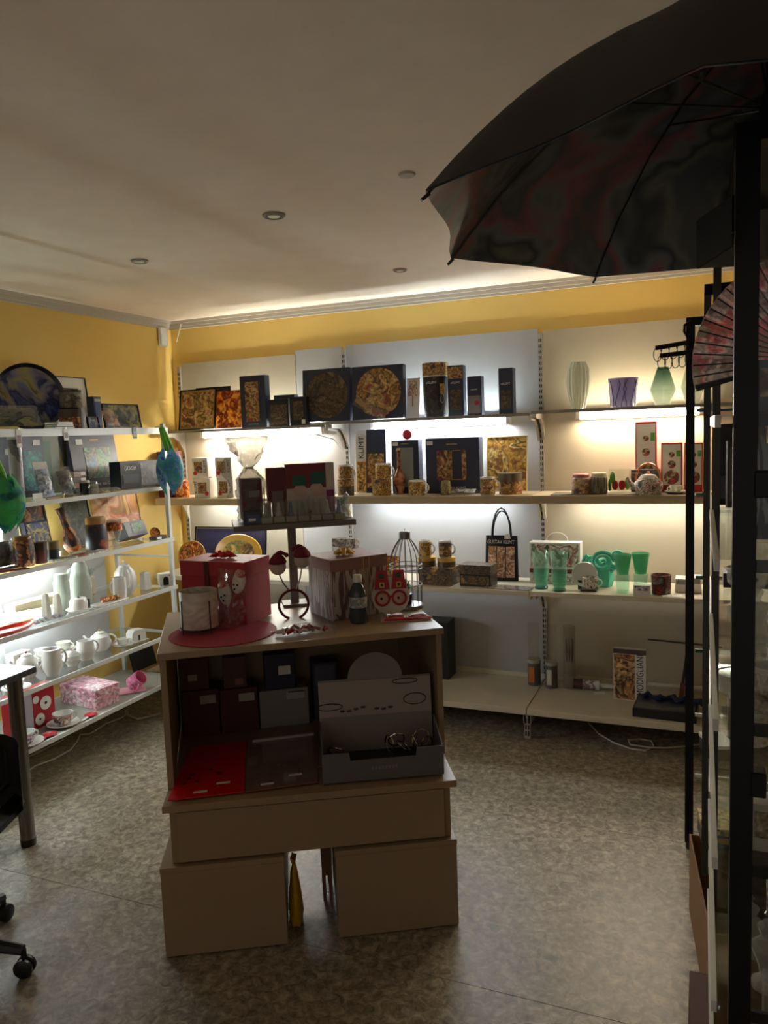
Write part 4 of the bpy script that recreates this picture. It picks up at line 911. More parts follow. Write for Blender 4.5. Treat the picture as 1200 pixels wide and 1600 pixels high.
MB().lathe([(0, 0), (.035, 0), (.035, h), (.034, h), (.034, .003), (0, .003)], 20).build('clear_tube', sheetglass('tube_clear', (), 0), t)
for k, x in enumerate((-.014, .0, .016)):
    MB().tube([(x, 0, h*.42), (x*1.1, 0, h*.58), (x*1.2, 0, h*.8)], .006, 8, taper=[.004, .008, .003]).build('brush', flat('brown_bristle', (70, 44, 38), .5), t)
p = wc(928, 4.34, z)
t = thing('lying_tube_pack', 'tube pack lying on its side left of the book', 'tube pack', (p.x-.11, 4.33, z+.029), R(2), R(0))
Mx = Matrix.Rotation(R(90), 4, 'Y')
MB().lathe([(0, 0), (.027, 0), (.027, .05), (0, .05)], 18, mat=Mx).build('cap', flat('brown_cap', (76, 48, 44), .45), t)
MB().lathe([(0, .051), (.027, .051), (.027, .12), (0, .12)], 18, mat=Mx).build('label_band', art('tube_label', [(180, 170, 160), (120, 90, 90), (200, 196, 190)], 40, 82), t)
MB().lathe([(.0, .121), (.027, .121), (.027, .14), (.012, .15), (.01, .24), (0, .24)], 18, mat=Mx).build('clear_tube', PORC, t)
# book
xc, w_, h = wb_(959, 1010, 1015, z, 4.21)
carton('art_book', 'art book with figures in brown and rotated black lettering', 'book', (xc, 4.23, z+.0005), R(-3), w_, .04, h, PAPER, [('art', .02, .02, .66, .9, art('book_art', [(70, 34, 30), (120, 60, 44), (206, 150, 96), (40, 26, 26), (214, 176, 120), (90, 44, 40)], 13, 83)), ('art', 0, .91, 1, 1, flat('brown_top', (84, 66, 66), .5)), ('txt', 'MODIGLIANI', .05, .83, .52, INK, R(-90), h*.78)])
# tray with ribbon
x0, x1 = xat(990, 3.98, z), xat(1090, 3.98, z)
t = thing('blue_tray_box', 'dark flat box with blue blurred print and blue ribbon', 'box', ((x0+x1)/2, 4.08, z+.0005), R(-3))
w_ = x1-x0
MB().ext(-w_/2, w_/2, -.11, .13, 0, .045, .002).build('body', flat('night_card', (18, 20, 30), .35), t, smooth=False)
MB().ext(-w_/2+.01, w_/2-.01, -.1, .12, .0452, .047).build('printed_lid', art('night_pr', [(24, 28, 44), (50, 58, 80), (36, 42, 58), (90, 96, 90), (28, 34, 54)], 9, 84, 'noise', .3, stretch=(.5, 1, 1), smooth=True), t, smooth=False)
MB().tube([(-.12+.3*q/14, .06+.02*math.sin(q*1.3), .055+.012*math.sin(q*2.1)) for q in range(15)], .015, 6, taper=[.01+.008*abs(math.sin(q*1.1)) for q in range(15)]).build('ribbon', flat('blue_satin', (24, 34, 74), .3), t)
p = wc(1064, 4.3, z)
t = thing('brown_brush', 'brown handled brush leaning beside the black rack post', 'brush', p, 0, -R(10), R(6))
MB().ext(-.012, .012, -.012, .012, 0, .09, .003).build('brush_head', flat('brush_red', (120, 60, 44), .5), t)
MB().tube([(0, 0, .09), (0, 0, .3)], .006, 8, taper=[.008, .004]).build('stick', flat('dark_wood', (), 0), t)
# white rod leaning along the back of the lowest shelf
tag(MB().tube([(xat(1012, 4.44, z), 4.43, z+.03), (xat(1066, 4.44, z)+.2, 4.43, z+.03)], .012, 10).build('white_rod', WHITE), 'white rod lying along the back of the lowest shelf', 'rod')
tag(MB().tube([(xat(1012, 4.44, z), 4.455, z+.28), (xat(1066, 4.44, z)+.2, 4.455, z+.265)], .005, 8).build('dark_rail', flat('rail_brown', (84, 70, 64), .5)), 'thin dark rail on the panel behind the art book', 'rail')
tag(MB().ext(-.03, .03, -.02, .02, 0, .002).build('paper_scrap', PAPER, None, onz(937, 1083, z+.0005), R(20), smooth=False), 'tiny white paper scrap on the lowest shelf', 'paper')
# grey black thing seen between shelving and cube
wcarton('black_case', 'black case standing just right of the display cube', 'case', 668, 702, 972, Z4, 4.28, .14, BLACKP, [('art', .05, .1, .95, .9, flat('case_front', (26, 26, 28), .3))])
# cable on the floor
CABW = flat('white_cable', (206, 198, 184), .5)
cp = [onz(u, v, .004) for u, v in ((918, 1128), (935, 1146), (958, 1160), (985, 1170), (1008, 1173), (1022, 1167), (1018, 1158), (1000, 1155), (982, 1158), (985, 1166), (1012, 1170), (1040, 1169), (1064, 1167), (1120, 1160))]
for i, p_ in enumerate(cp): p_.z = .005+(.007 if i in (8, 9, 10) else 0)
tag(MB().tube(cp, .0045, 6).build('power_cable', CABW), 'white cable looping on the floor under the lowest shelf', 'cable')

# ================================================================== GOODS ON THE LEFT RACK
def rp(u, dx, i):
    """point on rack shelf i, dx behind its front edge, under picture column u"""
    x = RX1-dx; return Vector((x, yat(u, x, RZ[i]), RZ[i]+.0015))
def rw(u0, u1, vt, dx, i):
    x = RX1-dx; y0, y1 = yat(u0, x, RZ[i]), yat(u1, x, RZ[i]); yc = (y0+y1)/2
    return Vector((x, yc, RZ[i]+.0015)), y1-y0, zat(vt, x, yc)-RZ[i]
Q = R(90)
def rpanel(name, label, u0, u1, vt, dx, i, fm, am, tilt=8, fw=.006, **k):
    p, w_, h = rw(u0, u1, vt, dx, i); return picture(name, label, p+Vector((0, 0, .002)), Q, w_, h, fm, am, tilt, fw, **k)
def rcarton(name, label, cat, u0, u1, vt, dx, i, d, mat, parts=(), tilt=0, group=None, turn=0):
    p, w_, h = rw(u0, u1, vt, dx, i)
    if tilt: return carton(name, label, cat, p+Vector((-d, 0, 0)), Q+turn, w_, d, h, mat, parts, -R(tilt), group, back=True)
    return carton(name, label, cat, p+Vector((-d/2, 0, 0)), Q+turn, w_, d, h, mat, parts, 0, group)
def rr_(u, dx, i, wpx, vt):
    p = rp(u, dx, i); return p, wpx*mpp(p)/2, zat(vt, p.x, p.y)-RZ[i]
# ---- top shelf
p = rp(46, .33, 0); r = (zat(560, p.x, p.y)-RZ[0])/2
disc('round_tray', 'big round dark blue tray with pale blotches on the rack top', 'tray', p+Vector((.03, 0, 0)), r*.94, art('night_tray', NIGHT, 9, 90, 'noise', .2, smooth=True, dist=2), flat('tray_navy', (18, 20, 36), .2), R(62), 8, rimw=.1)
t = pack('bagged_scarf', 'dark scarf in a clear bag in front of the round tray', 'packet', rp(24, .12, 0), R(62), .24, .13, .05, art('scarf_dark', [(30, 32, 30), (70, 76, 70), (46, 50, 48), (120, 110, 60), (90, 96, 90)], 14, 91, 'noise', .5, stretch=(1, 1, 4)), rx=-R(38), seed=3)
rpanel('framed_picture', 'white framed picture with a grey centre behind the dark cup', 84, 143, 589, .36, 0, flat('frame_dark', (50, 40, 34), .4), flat('grey_centre', (60, 62, 60), .5), 6, .004, mount=PAPER, mw=.06)
p, r, h = rr_(114, .12, 0, 34, 640)
tin('brown_tin', 'round brown tin carrying the dark patterned cup', p, r*1.1, h, art('tin_br', EARTH, 30, 92), flat('tin_br_lid', (70, 50, 40), .4))
p2 = Vector((p.x, p.y, p.z+h+.001)); mug('mug', 'dark patterned cup standing on the round brown tin', p2, r*.95, zat(610, p.x, p.y)-p2.z, art('mug_dk', [(40, 36, 32), (90, 84, 70), (60, 54, 46), (130, 120, 100)], 30, 93), R(150), mat=flat('cup_dark', (60, 54, 48), .2))
for k, (dz, w_, lab) in enumerate(((0, .12, 'lowest booklet of the small stack beside the brown tin'), (.012, .11, 'middle booklet of the small stack beside the brown tin'), (.024, .11, 'top booklet of the small stack beside the brown tin'))):
    p = rp(93, .06, 0); t = thing('booklet', lab, 'book', p+Vector((0, 0, dz)), Q+R(5*k-4), group='booklet stack')
    MB().ext(-w_/2, w_/2, -.04, .04, .001, .0095).build('pages', PAPER, t, smooth=False)
    MB().ext(-w_/2-.001, w_/2+.001, -.041, .041, .0095, .0112).build('cover', (flat('cover_d', (60, 66, 60), .5), flat('cover_p', (150, 100, 96), .5), flat('cover_g', (90, 96, 90), .5))[k], t, smooth=False)
rcarton('slim_card', 'slim grey upright card at the right of the dark cup', 'card', 129, 136, 637, .05, 0, .02, flat('card_grey', (150, 150, 144), .5), [('art', .2, .1, .8, .8, GREYI)])
rpanel('framed_picture', 'tiny blue picture on the rack top beside the slim card', 137, 154, 652, .1, 0, BLACK, art('tiny_bl', NIGHT, 40, 94), 10, .004)
rcarton('tall_box', 'slim navy upright box left of the wide dark picture', 'box', 149, 161, 620, .2, 0, .05, NAVY, [('art', .15, .08, .85, .8, flat('navy_print', (40, 60, 130), .4)), ('art', .1, .85, .9, .93, GREYI)])
rpanel('framed_picture', 'wide dark picture panel at the right end of the rack top', 164, 220, 632, .26, 0, BLACK, art('dark_pan', [(24, 28, 40), (50, 58, 70), (34, 38, 50), (120, 110, 70), (28, 32, 46)], 18, 95), 9, .006)
pack('bagged_item', 'clear bag with brown and grey goods before the wide dark picture', 'packet', rp(176, .1, 0), Q, .11, .12, .04, art('bag_br', [(110, 90, 80), (160, 150, 140), (180, 110, 70), (130, 124, 120), (190, 186, 180)], 26, 96), rx=-R(30), seed=8)
for u, v0, v1, lab in ((29, 668, 697, 'leftmost price tag clipped to the rack top edge'), (103, 674, 693, 'middle price tag clipped to the rack top edge'), (210, 667, 684, 'dark green tag clipped near the right end of the rack top')):
    x = RX1+.0135; y = yat(u, x, RZ[0]-.02); k = mpp((x, y, 1.7))
    t = thing('price_tag', lab, 'tag', (x, y, RZ[0]+.003), Q, group='rack edge price tags'); w_ = 10*k; hh = (v1-v0)*k
    MB().ext(-w_/2, w_/2, -.0015, 0, -hh-.0, -.0).build('card', PAPER if u < 200 else flat('tag_green', (60, 84, 76), .4), t, smooth=False)
    MB().ext(-w_*.35, w_*.35, -.0026, -.0016, -hh*.8, -hh*.35).build('print', GREYI if u > 50 else flat('tag_pink', (150, 120, 120), .5), t, smooth=False)
    MB().ext(-.004, .004, -.003, .012, -.002, .002).build('clip', STEEL, t, smooth=False)
# ---- second shelf
rcarton('dark_box', 'black box behind the grey tube at the left of the second rack shelf', 'box', -12, 30, 682, .32, 1, .06, DARK, [('art', .6, .7, .85, .8, PAPER, 'price_sticker')])
p, r, h = rr_(30, .06, 1, 20, 682)
t = thing('rolled_tube', 'upright grey film-wrapped tube beside the hanging green fabric tulip', 'tube', p)
MB().lathe([(0, 0), (r, 0), (r, h*.96), (0, h*.96)], 18).build('tube', art('tube_gr', [(120, 120, 120), (150, 150, 150), (100, 100, 104), (60, 60, 70)], 12, 97, 'noise', .3), t)
MB().lathe([(r*1.03, h*.95), (r*1.05, h*.95), (r*1.05, h), (0, h)], 18).build('cap', flat('tube_cap', (170, 160, 156), .4), t)
rcarton('teal_box', 'black box with a teal print behind the silver bag', 'box', 37, 74, 681, .28, 1, .06, DARK, [('art', .1, .1, .9, .75, art('teal_pr', [(20, 90, 90), (40, 120, 110), (24, 70, 80), (60, 140, 130)], 20, 98)), ('art', .55, .84, .85, .93, PAPER, 'price_sticker')])
pack('bagged_toy', 'silver topped bag with a white and blue ornament', 'packet', rp(70, .09, 1), Q, .10, .17, .05, art('toy_bl', [(120, 140, 170), (200, 206, 214), (80, 110, 150), (170, 186, 206), (60, 90, 130)], 16, 99), rx=-R(14), seed=11, head=flat('silver_head', (176, 176, 172), .3, .5))
pack('bagged_cloth', 'clear bag with dark greenish cloth beside the ornament bag', 'packet', rp(104, .1, 1), Q, .11, .15, .05, art('cloth_gr', [(40, 46, 44), (90, 100, 96), (60, 70, 66), (130, 136, 130)], 18, 100), rx=-R(18), seed=12)
for k, (dz, c, lab) in enumerate(((.0, (60, 50, 50), 'lowest small box in the stack before the navy picture box'), (.03, (140, 96, 80), 'second small box in the stack before the navy picture box'), (.06, (80, 60, 60), 'third small box in the stack before the navy picture box'), (.09, (150, 130, 120), 'topmost small box in the stack before the navy picture box'))):
    p = rp(119, .2, 1); carton('small_box', lab, 'box', p+Vector((0, 0, dz)), Q+R(4*k-6), .10, .07, .029, flat('stk_%d' % k, c, .5), [('art', .55, .3, .9, .8, PAPER, 'price_sticker')], group='small box stack')
rcarton('framed_print_box', 'grey card panel leaning behind the small box stack', 'card', 70, 98, 681, .36, 1, .02, flat('card_olive', (110, 116, 90), .5), [('art', .1, .1, .5, .9, flat('card_green', (50, 90, 60), .5))])
rcarton('gift_box', 'navy gift box with blue and green print on the second rack shelf', 'box', 121, 192, 679, .30, 1, .07, flat('slate_card', (46, 46, 58), .45), [('art', .28, .18, .84, .74, art('iris_pr', IRIS, 16, 101)), ('art', .14, .8, .28, .9, PAPER, 'price_sticker'), ('art', .42, .87, .62, .89, GOLDI, 'gold_mark'), ('txt', 'Vincent van Gogh', .03, .56, .07, PAPER, 0, .2), ('dot', .8, .14, .016, RED)], tilt=8)
rcarton('lettered_box', 'long dark box with pale lettering at the rack end', 'box', 190, 255, 720, .12, 1, .08, flat('ink_blue', (22, 28, 38), .3), [('art', .46, .08, .96, .9, art('dark_pr', [(18, 22, 30), (40, 44, 50), (26, 30, 38), (60, 60, 62)], 20, 102)), ('txt', 'GOGH', .034, .22, .74, PAPER), ('art', .05, .2, .4, .5, flat('blue_panel', (34, 48, 66), .4))])
jar('dark_jar', 'small dark jar with pale label in front of the navy gift box', rp(134, .05, 1), .028, .075, flat('jar_dark', (36, 34, 34), .2), flat('jar_lid_w', (190, 186, 176), .4))
jar('clear_jar', 'small clear bottle before the navy gift box', rp(147, .04, 1), .024, .065, sheetglass('jar_clear', (226, 226, 216), 1, .05, .25), STEEL)
pack('flat_bag', 'flat crinkled bag lying before the long lettered box', 'packet', rp(176, .045, 1), Q, .16, .045, .012, art('crinkle', [(90, 92, 92), (150, 152, 152), (60, 60, 62), (190, 190, 188)], 30, 103), rx=-R(66), seed=14)
for k, (u, c, lab) in enumerate(((60, (214, 212, 204), 'white acrylic stand at the front of the second rack shelf'), (85, (196, 150, 120), 'flat tan card at the front of the second rack shelf'))):
    t = thing('price_stand', lab, 'stand', rp(u, .03, 1), Q); MB().ext(-.035, .035, -.012, .012, 0, .006).build('foot', flat('stand_%d' % k, c, .4), t, smooth=False)
    if k == 0: MB().ext(-.03, .03, .0, .003, .0065, .035).build('card', PAPER, t, smooth=False)
# fabric tulips hanging on the rack
def tulip(name, label, loc, rz, L, w_, pal, seed, stem=True):
    t = thing(name, label, 'fabric tulip', loc, rz)
    G = flat('stem_green', (96, 170, 40), .6, bump=.2, bscale=90)
    if stem:
        for k in range(4):
            a = k*1.57; MB().tube([(-.035+.006*math.cos(a), .006*math.sin(a), .0), (-.02+.012*math.cos(a), .012*math.sin(a), -.05), (.0+.016*math.cos(a), .016*math.sin(a), -.11), (.005+.02*math.cos(a), .02*math.sin(a), -.135)], .01, 8, taper=[.011, .012, .012, .008]).build('stem', G, t)
    MB().tube([(-.035, 0, -.004), (-.05, 0, .006), (RX1+.0125-loc[0], 0, .004)], .0025, 6).build('loop', G, t, rz=-rz)
    mt = art(name+'_pt%d' % seed, pal, 30, seed, 'noise', .6, smooth=True)
    for k in range(5):
        a = k*2*math.pi/5+.3
        def f(s, q, a=a):
            wd = math.sin(math.pi*min(.98, .08+.9*q))**.8; th = (s-.5)*1.5*wd
            rad = w_*.5*(math.sin(math.pi*(.12+.8*q))**.7)+.004
            return (rad*math.cos(a+th), rad*math.sin(a+th)*.75, -.12-L*q)
        MB().grid(f, 8, 10, .003).build('petal', mt, t)
    return t
x = RX1+.10
y = yat(262, x, 1.7)
tulip('fabric_tulip', 'blue fabric tulip with green stem hanging on the rack end post', (x, y, zat(668, x, y)), R(15), .27, .155, [(60, 140, 170), (110, 196, 200), (96, 150, 216), (76, 180, 156), (150, 190, 226), (56, 116, 160)], 104)
x = RX1+.13; y = yat(2, x, 1.45)
tulip('fabric_tulip', 'green fabric tulip hanging at the left picture edge', (x, y, zat(700, x, y)), R(10), .25, .2, [(50, 150, 110), (90, 196, 130), (96, 180, 110), (50, 140, 146), (40, 110, 90)], 105)
# ---- third shelf
rcarton('white_block', 'plain white display block at the left of the third rack shelf', 'block', 8, 34, 800, .3, 2, .05, PAPER, [('art', .1, .1, .9, .9, WHITE)])
pack('dark_bag', 'black and grey bag at the left of the third rack shelf', 'packet', rp(6, .16, 2), Q, .12, .14, .05, art('bag_dk', [(20, 20, 22), (60, 60, 62), (34, 34, 36), (90, 90, 90)], 16, 106), seed=21, rx=-R(10))
rpanel('framed_picture', 'black A-shaped frame with brown print on the third rack shelf', 40, 82, 788, .3, 2, BLACK, art('brown_pr', EARTH, 18, 107), 10, .014)
rcarton('starry_purse', 'small dark blue purse with yellow dots', 'purse', 51, 86, 815, .14, 2, .03, flat('purse_bl', (26, 36, 74), .6), [('art', .04, .06, .96, .94, art('purse_pr', [(26, 36, 80), (40, 60, 120), (28, 40, 90), (190, 170, 70), (30, 44, 96)], 34, 108))], tilt=10)
p = rp(100, .2, 2)
t = thing('patterned_vase', 'tall leaning black and rust patterned vase on the third rack shelf', 'vase', p+Vector((.05, .03, .012)), 0, R(12), R(-8)); h = .24
MB().lathe([(0, 0), (.035, 0), (.048, .03), (.04, .08), (.02, .14), (.018, .2), (.026, h), (.022, h), (.014, .2), (0, .15)], 24).build('body', art('rust_pr', EARTH+[(180, 80, 40)], 14, 109), t)
MB().cyl((0, 0, h-.012), .018, .006, 16).build('stopper', BLACKP, t)
rpanel('framed_picture', 'dark green picture left of the orange floral canvas', 108, 148, 783, .33, 2, flat('frame_gr', (40, 44, 36), .5), art('green_pr', [(40, 50, 40), (70, 80, 60), (56, 60, 50), (90, 96, 70)], 20, 110), 10, .006)
rpanel('canvas_print', 'orange and pink floral canvas at the rack end, third shelf', 150, 222, 772, .34, 2, CANV, art('floral_or', SUNF, 9, 111, 'noise', .5, smooth=True, dist=1.5), 8, .003)
p, r, h = rr_(152, .14, 2, 34, 808)
jar('lidded_jar', 'dark blue jar with wide golden wooden lid', p, r, h, art('jar_bl', [(24, 24, 34), (30, 30, 44), (26, 26, 36), (140, 60, 40)], 14, 112), flat('wood_lid', (176, 130, 66), .45), lid=.78)
p, r, h = rr_(181, .1, 2, 22, 812)
t = thing('flower_glass', 'stemmed glass painted with orange flowers', 'glass', p)
MB().lathe([(0, 0), (r*.9, 0), (r*.5, .008), (r*.55, h*.3), (r, h*.6), (r*1.05, h), (r*.98, h), (r*.92, h*.6), (r*.4, h*.34), (0, h*.33)], 24).build('body', sheetglass('fl_glass', (240, 238, 230), 1, .04, .15), t)
MB().lathe([(r*1.01, h*.6), (r*1.05, h*.9), (r*1.055, h*.9), (r*1.03, h*.6)], 24).build('painted_band', art('fl_band', FIRE[1:]+[(220, 200, 160)], 40, 113), t)
rcarton('blue_box', 'small dark blue flat box near the rack end', 'box', 203, 234, 822, .1, 2, .09, flat('box_bl', (34, 44, 60), .4), [('art', .3, .2, .8, .85, art('bl_pr', IRIS, 40, 114))], tilt=22)
p = rp(243, .09, 2)
disc('coaster', 'round orange patterned coaster standing at the rack end', 'coaster', p, .032, art('coast', FIRE+GOLD[2:4], 50, 115), flat('coast_rim', (120, 70, 40), .4), R(60), 20, th=.008)
carton('brown_box', 'small brown box lying beside the orange coaster', 'box', rp(247, .035, 2), Q, .10, .05, .02, flat('box_brn', (64, 44, 38), .5), [('art', .1, .2, .5, .8, PAPER, 'price_sticker')])
p, r, h = rr_(39, .08, 2, 30, 838)
jar('amber_jar', 'amber brown round jar on the third rack shelf', p, r, h, art('amber', EARTH+GOLD[1:3], 22, 116), flat('amber_lid', (120, 70, 34), .3), lid=.86)
p, r, h = rr_(64, .07, 2, 20, 848)
tin('candle_tin', 'small dark red tin right of the amber jar', p, r, h, flat('tin_red', (96, 36, 30), .4), flat('tin_red_lid', (60, 40, 34), .4))
p, r, h = rr_(84, .07, 2, 18, 846)
tin('candle_tin', 'small black tin right of the dark red tin', p, r, h, flat('tin_blk', (34, 32, 30), .4), flat('tin_gold_lid', (130, 110, 70), .4))
for k, (u, dx, c, lab) in enumerate(((20, .03, (150, 70, 50), 'orange red leaflet lying at the left front of the third rack shelf'), (8, .1, (90, 60, 50), 'brown leaflet lying under the dark bag'), (132, .05, (150, 60, 50), 'red booklet lying before the golden lidded jar'), (150, .03, (200, 190, 180), 'pale booklet lying at the shelf front below the jar'), (98, .04, (150, 150, 130), 'greenish bag lying before the patterned vase'))):
    t = thing('leaflet', lab, 'leaflet', rp(u, dx, 2), Q+R((k*23) % 40-20), group='flat papers on the third rack shelf')
    MB().ext(-.07, .07, -.028, .028, .0, .003+.0015*k).build('sheet', art('leaf_%d' % k, [c, tuple(min(255, x_+30) for x_ in c), tuple(x_*.7 for x_ in c), c], 20, 120+k), t, smooth=False)
    MB().ext(-.065, .02, -.02, .02, .0032+.0015*k, .004+.0015*k).build('print', flat('leafp_%d' % k, tuple(x_*.8 for x_ in c), .5), t, smooth=False)
# ---- fourth shelf: white china
def rteapot(lab, u, dx, i, wpx, vt, mat, sp, **k):
    p, r, h = rr_(u, dx, i, wpx, vt); return teapot('teapot', lab, p, r, h*1.02, mat, sp, **k)
p, r, h = rr_(129, .2, 3, 33, 874)
t = thing('coffee_pot', 'tall pale green grey coffee pot on the fourth rack shelf', 'coffee pot', p, R(30)); PG = flat('celadon', (176, 186, 172), .15)
MB().lathe([(0, 0), (r*.96, 0), (r, h*.1), (r*.96, h*.6), (r*.7, h*.86), (r*.5, h*.92), (0, h*.92)], 28).build('body', PG, t)
ld = MB().lathe([(r*.5, h*.92), (r*.44, h*.97), (0, h*.985)], 20).build('lid', PG, t); MB().sph((0, 0, h), r*.1, 10).build('knob', STEEL, ld)
handle(t, r*.9, h*.2, h*.78, r*.45, PG, math.pi, r*.1)
MB().tube([(r*.8, 0, h*.62), (r*1.2, 0, h*.78)], .01, 10, taper=[r*.25, r*.12]).build('spout', PG, t)
p, r, h = rr_(99, .2, 3, 24, 897)
jar('sugar_jar', 'small pale green sugar jar left of the coffee pot', p, r, h, PG, PG, cat='jar')
rteapot('ribbed white teapot right of the pale coffee pot', 197, .13, 3, 34, 876, PORC, R(150), ribs=14)
p, r, h = rr_(228, .1, 3, 18, 894)
t = thing('napkin_cup', 'tapered white cup near the rack end', 'cup', p); MB().lathe([(0, 0), (r, 0), (r*.82, h*.92), (r*.5, h), (0, h)], 4).build('body', PORC, t, rz=R(30)); MB().sph((0, 0, h), r*.12, 8).build('knob', PORC, t)
p, r, h = rr_(188, .06, 3, 22, 902)
t = thing('milk_jug', 'small ribbed white jug before the ribbed teapot', 'jug', p); MB().lathe([(0, 0), (r*.9, 0), (r, h*.4), (r*.9, h), (r*.8, h), (r*.85, h*.4), (0, .01)], 28, f=lambda a, z_: 1+.03*math.cos(12*a)).build('body', PORC, t); handle(t, r*.92, h*.25, h*.8, r*.5, PORC, R(200), r*.12)
p = rp(258, .08, 3); k = mpp(p)
carton('arch_box', 'white box with black arched opening at the rack end', 'box', p, Q-R(38), .075, .055, .07, PAPER, [('art', .28, .0, .72, .5, INK), ('dot', .5, .5, .0165, INK, 'arch'), ('dot', .8, .84, .005, RED)])
p = rp(45, .2, 3)
t = thing('oval_platter', 'white oval platter with flowers on the fourth rack shelf', 'platter', p); MB().lathe([(0, 0), (.1, .002), (.15, .016), (.147, .02), (.1, .006), (0, .006)], 36).build('platter', PORC, t); t.scale = (.8, 1.15, 1)
MB().lathe([(0, .0065), (.07, .0065), (.07, .007), (0, .007)], 24).build('floral_print', art('plat_fl', [(226, 222, 214), (200, 170, 150), (230, 226, 218), (170, 180, 140)], 26, 130), t)
for k, (u, lab) in enumerate(((74, 'left of two small white egg cups'), (91, 'right of two small white egg cups'))):
    p, r, h = rr_(u, .08, 3, 17, 928); t = thing('salt_shaker', lab, 'shaker', p, R(20), group='white shakers')
    MB().lathe([(0, 0), (r, 0), (r*1.0, h*.1), (r*.66, h*.92), (r*.4, h), (0, h)], 6).build('body', CREAM, t); MB().cyl((0, 0, h), r*.12, .001, 8).build('holes', INK, t)
p, r, h = rr_(124, .07, 3, 28, 930)
t = thing('butter_dish', 'white covered butter dish with dark ribbon mark', 'butter dish', p, Q+R(10))
MB().lathe([(0, 0), (r*1.15, 0), (r*1.45, .012), (r*1.4, .014), (0, .006)], 28).build('dish', PORC, t); MB().lathe([(r*1.0, .007), (r*1.0, h*.6), (r*.8, h*.8), (0, h*.82)], 28).build('cover', PORC, t); MB().sph((0, 0, h*.9), r*.2, 10).build('knob', STEEL, t)
MB().ext(r*.35, r*.6, -r*1.02, -r*.6, h*.1, h*.7).build('ribbon_mark', INK, t, smooth=False)
p = rp(172, .05, 3)
t = thing('plate', 'white square plate carrying an orange red roll', 'plate', p, Q); MB().ext(-.11, .11, -.04, .045, 0, .008, .003).build('plate', PORC, t)
t = thing('napkin_roll', 'orange red patterned roll lying on the white square plate', 'napkin roll', p+Vector((.0, 0, .0085)), Q-R(15)); MB().tube([(-.05, 0, .014), (.055, 0, .014)], .013, 10).build('roll', art('roll_pr', FIRE+[(220, 200, 170)], 30, 131), t); MB().tube([(.03, 0, .014), (.042, 0, .014)], .0142, 10).build('band', flat('green_band', (80, 110, 60), .5), t)
p = rp(12, .06, 3)
t = thing('red_tray', 'red oval tray with black and white centre', 'tray', p+Vector((0, -.02, 0)), R(90)); MB().lathe([(0, 0), (.12, 0), (.15, .018), (.146, .022), (.115, .006), (0, .006)], 36).build('tray', flat('tray_red', (206, 44, 24), .3), t); t.scale = (1.15, .42, 1)
MB().lathe([(0, .0065), (.11, .0065), (.11, .0075), (0, .0075)], 30).build('print', art('tray_pr', [(30, 28, 30), (220, 214, 206), (60, 50, 50), (200, 190, 180)], 14, 132), t)
tag(MB().ext(-.04, .04, -.012, .012, 0, .012, .004).build('yellow_holder', flat('yellow_plastic', (226, 184, 40), .4), None, rp(42, .15, 3), Q), 'yellow plastic bit on the patterned packet, fourth rack shelf', 'holder')
pack('flat_bag', 'flat silvery patterned packet lying on the fourth rack shelf', 'packet', rp(78, .035, 3), Q, .2, .05, .012, art('silv', [(150, 150, 154), (60, 60, 66), (200, 200, 200), (110, 110, 120)], 30, 133), rx=-R(66), seed=31)
cup_saucer('teacup', 'white cup on saucer at the left end of the fourth rack shelf', rp(-8, .37, 3), .035, None, R(200), CREAM)
carton('long_carton', 'long pale carton lying behind the coffee pot', 'box', Vector((RX0+.06, 3.05, RZ[3]+.0015)), Q, .34, .08, .05, flat('carton_tan', (206, 190, 156), .6), [('art', .02, .1, .98, .4, flat('carton_tan2', (190, 172, 136), .6))])
carton('tan_box', 'plain tan box behind the ribbed teapot', 'box', Vector((RX0+.07, 3.36, RZ[3]+.0015)), Q, .15, .1, .10, flat('carton_tan', (), 0), [('art', .1, .5, .5, .8, PAPER, 'label')])
# ---- fifth shelf
def rmug(lab, u, dx, i, wpx, vt, ang, belly=True):
    p, r, h = rr_(u, dx, i, wpx, vt); t = thing('cream_jug', lab, 'jug', p)
    MB().lathe([(0, 0), (r*.6, 0), (r*.66, .005), (r, h*.35), (r*.95, h*.65), (r*.86, h), (r*.8, h), (r*.88, h*.6), (r*.6, .012), (0, .012)], 26).build('body', PORC, t); handle(t, r*.88, h*.3, h*.92, r*.6, PORC, ang, r*.1); return t
rmug('bulbous white mug before the others on the fifth rack shelf', 83, .06, 4, 31, 1014, R(60))
p, r, h = rr_(113, .09, 4, 28, 1013)
t = thing('sugar_bowl', 'round white sugar bowl with lid on the fifth rack shelf', 'sugar bowl', p)
MB().lathe([(0, 0), (r*.5, 0), (r*.5, .006), (r, h*.4), (r*.9, h*.62), (r*.5, h*.72), (0, h*.72)], 26).build('bowl', PORC, t); ld = MB().lathe([(r*.8, h*.66), (r*.5, h*.82), (0, h*.86)], 24).build('lid', PORC, t); MB().sph((0, 0, h*.92), r*.13, 8).build('knob', flat('pink_knob', (190, 130, 130), .3), ld)
rmug('straight white jug right of the sugar bowl', 135, .1, 4, 28, 1001, R(60))
rteapot('round white teapot with golden brown knob, fifth rack shelf', 158, .16, 4, 33, 984, PORC, R(215), lidm=flat('gold_knob', (170, 120, 60), .3))
cup_saucer('teacup', 'white cup on saucer near the right end of the fifth rack shelf', rp(193, .08, 4), .034, None, R(60))
p = rp(213, .09, 4)
t = thing('napkin_holder', 'white rounded napkin holder with black bar', 'napkin holder', p, Q-R(10))
MB().poly([(-.052, 0), (.052, 0), (.048, .05), (.036, .068), (-.03, .07), (-.046, .052)], -.028, .028).build('body', PORC, t); MB().ext(-.006, .006, -.0295, -.0275, .008, .038).build('black_bar', INK, t, smooth=False)
MB().ext(-.06, .065, -.034, .034, -.0005, .003).build('base', PORC, t, smooth=False)
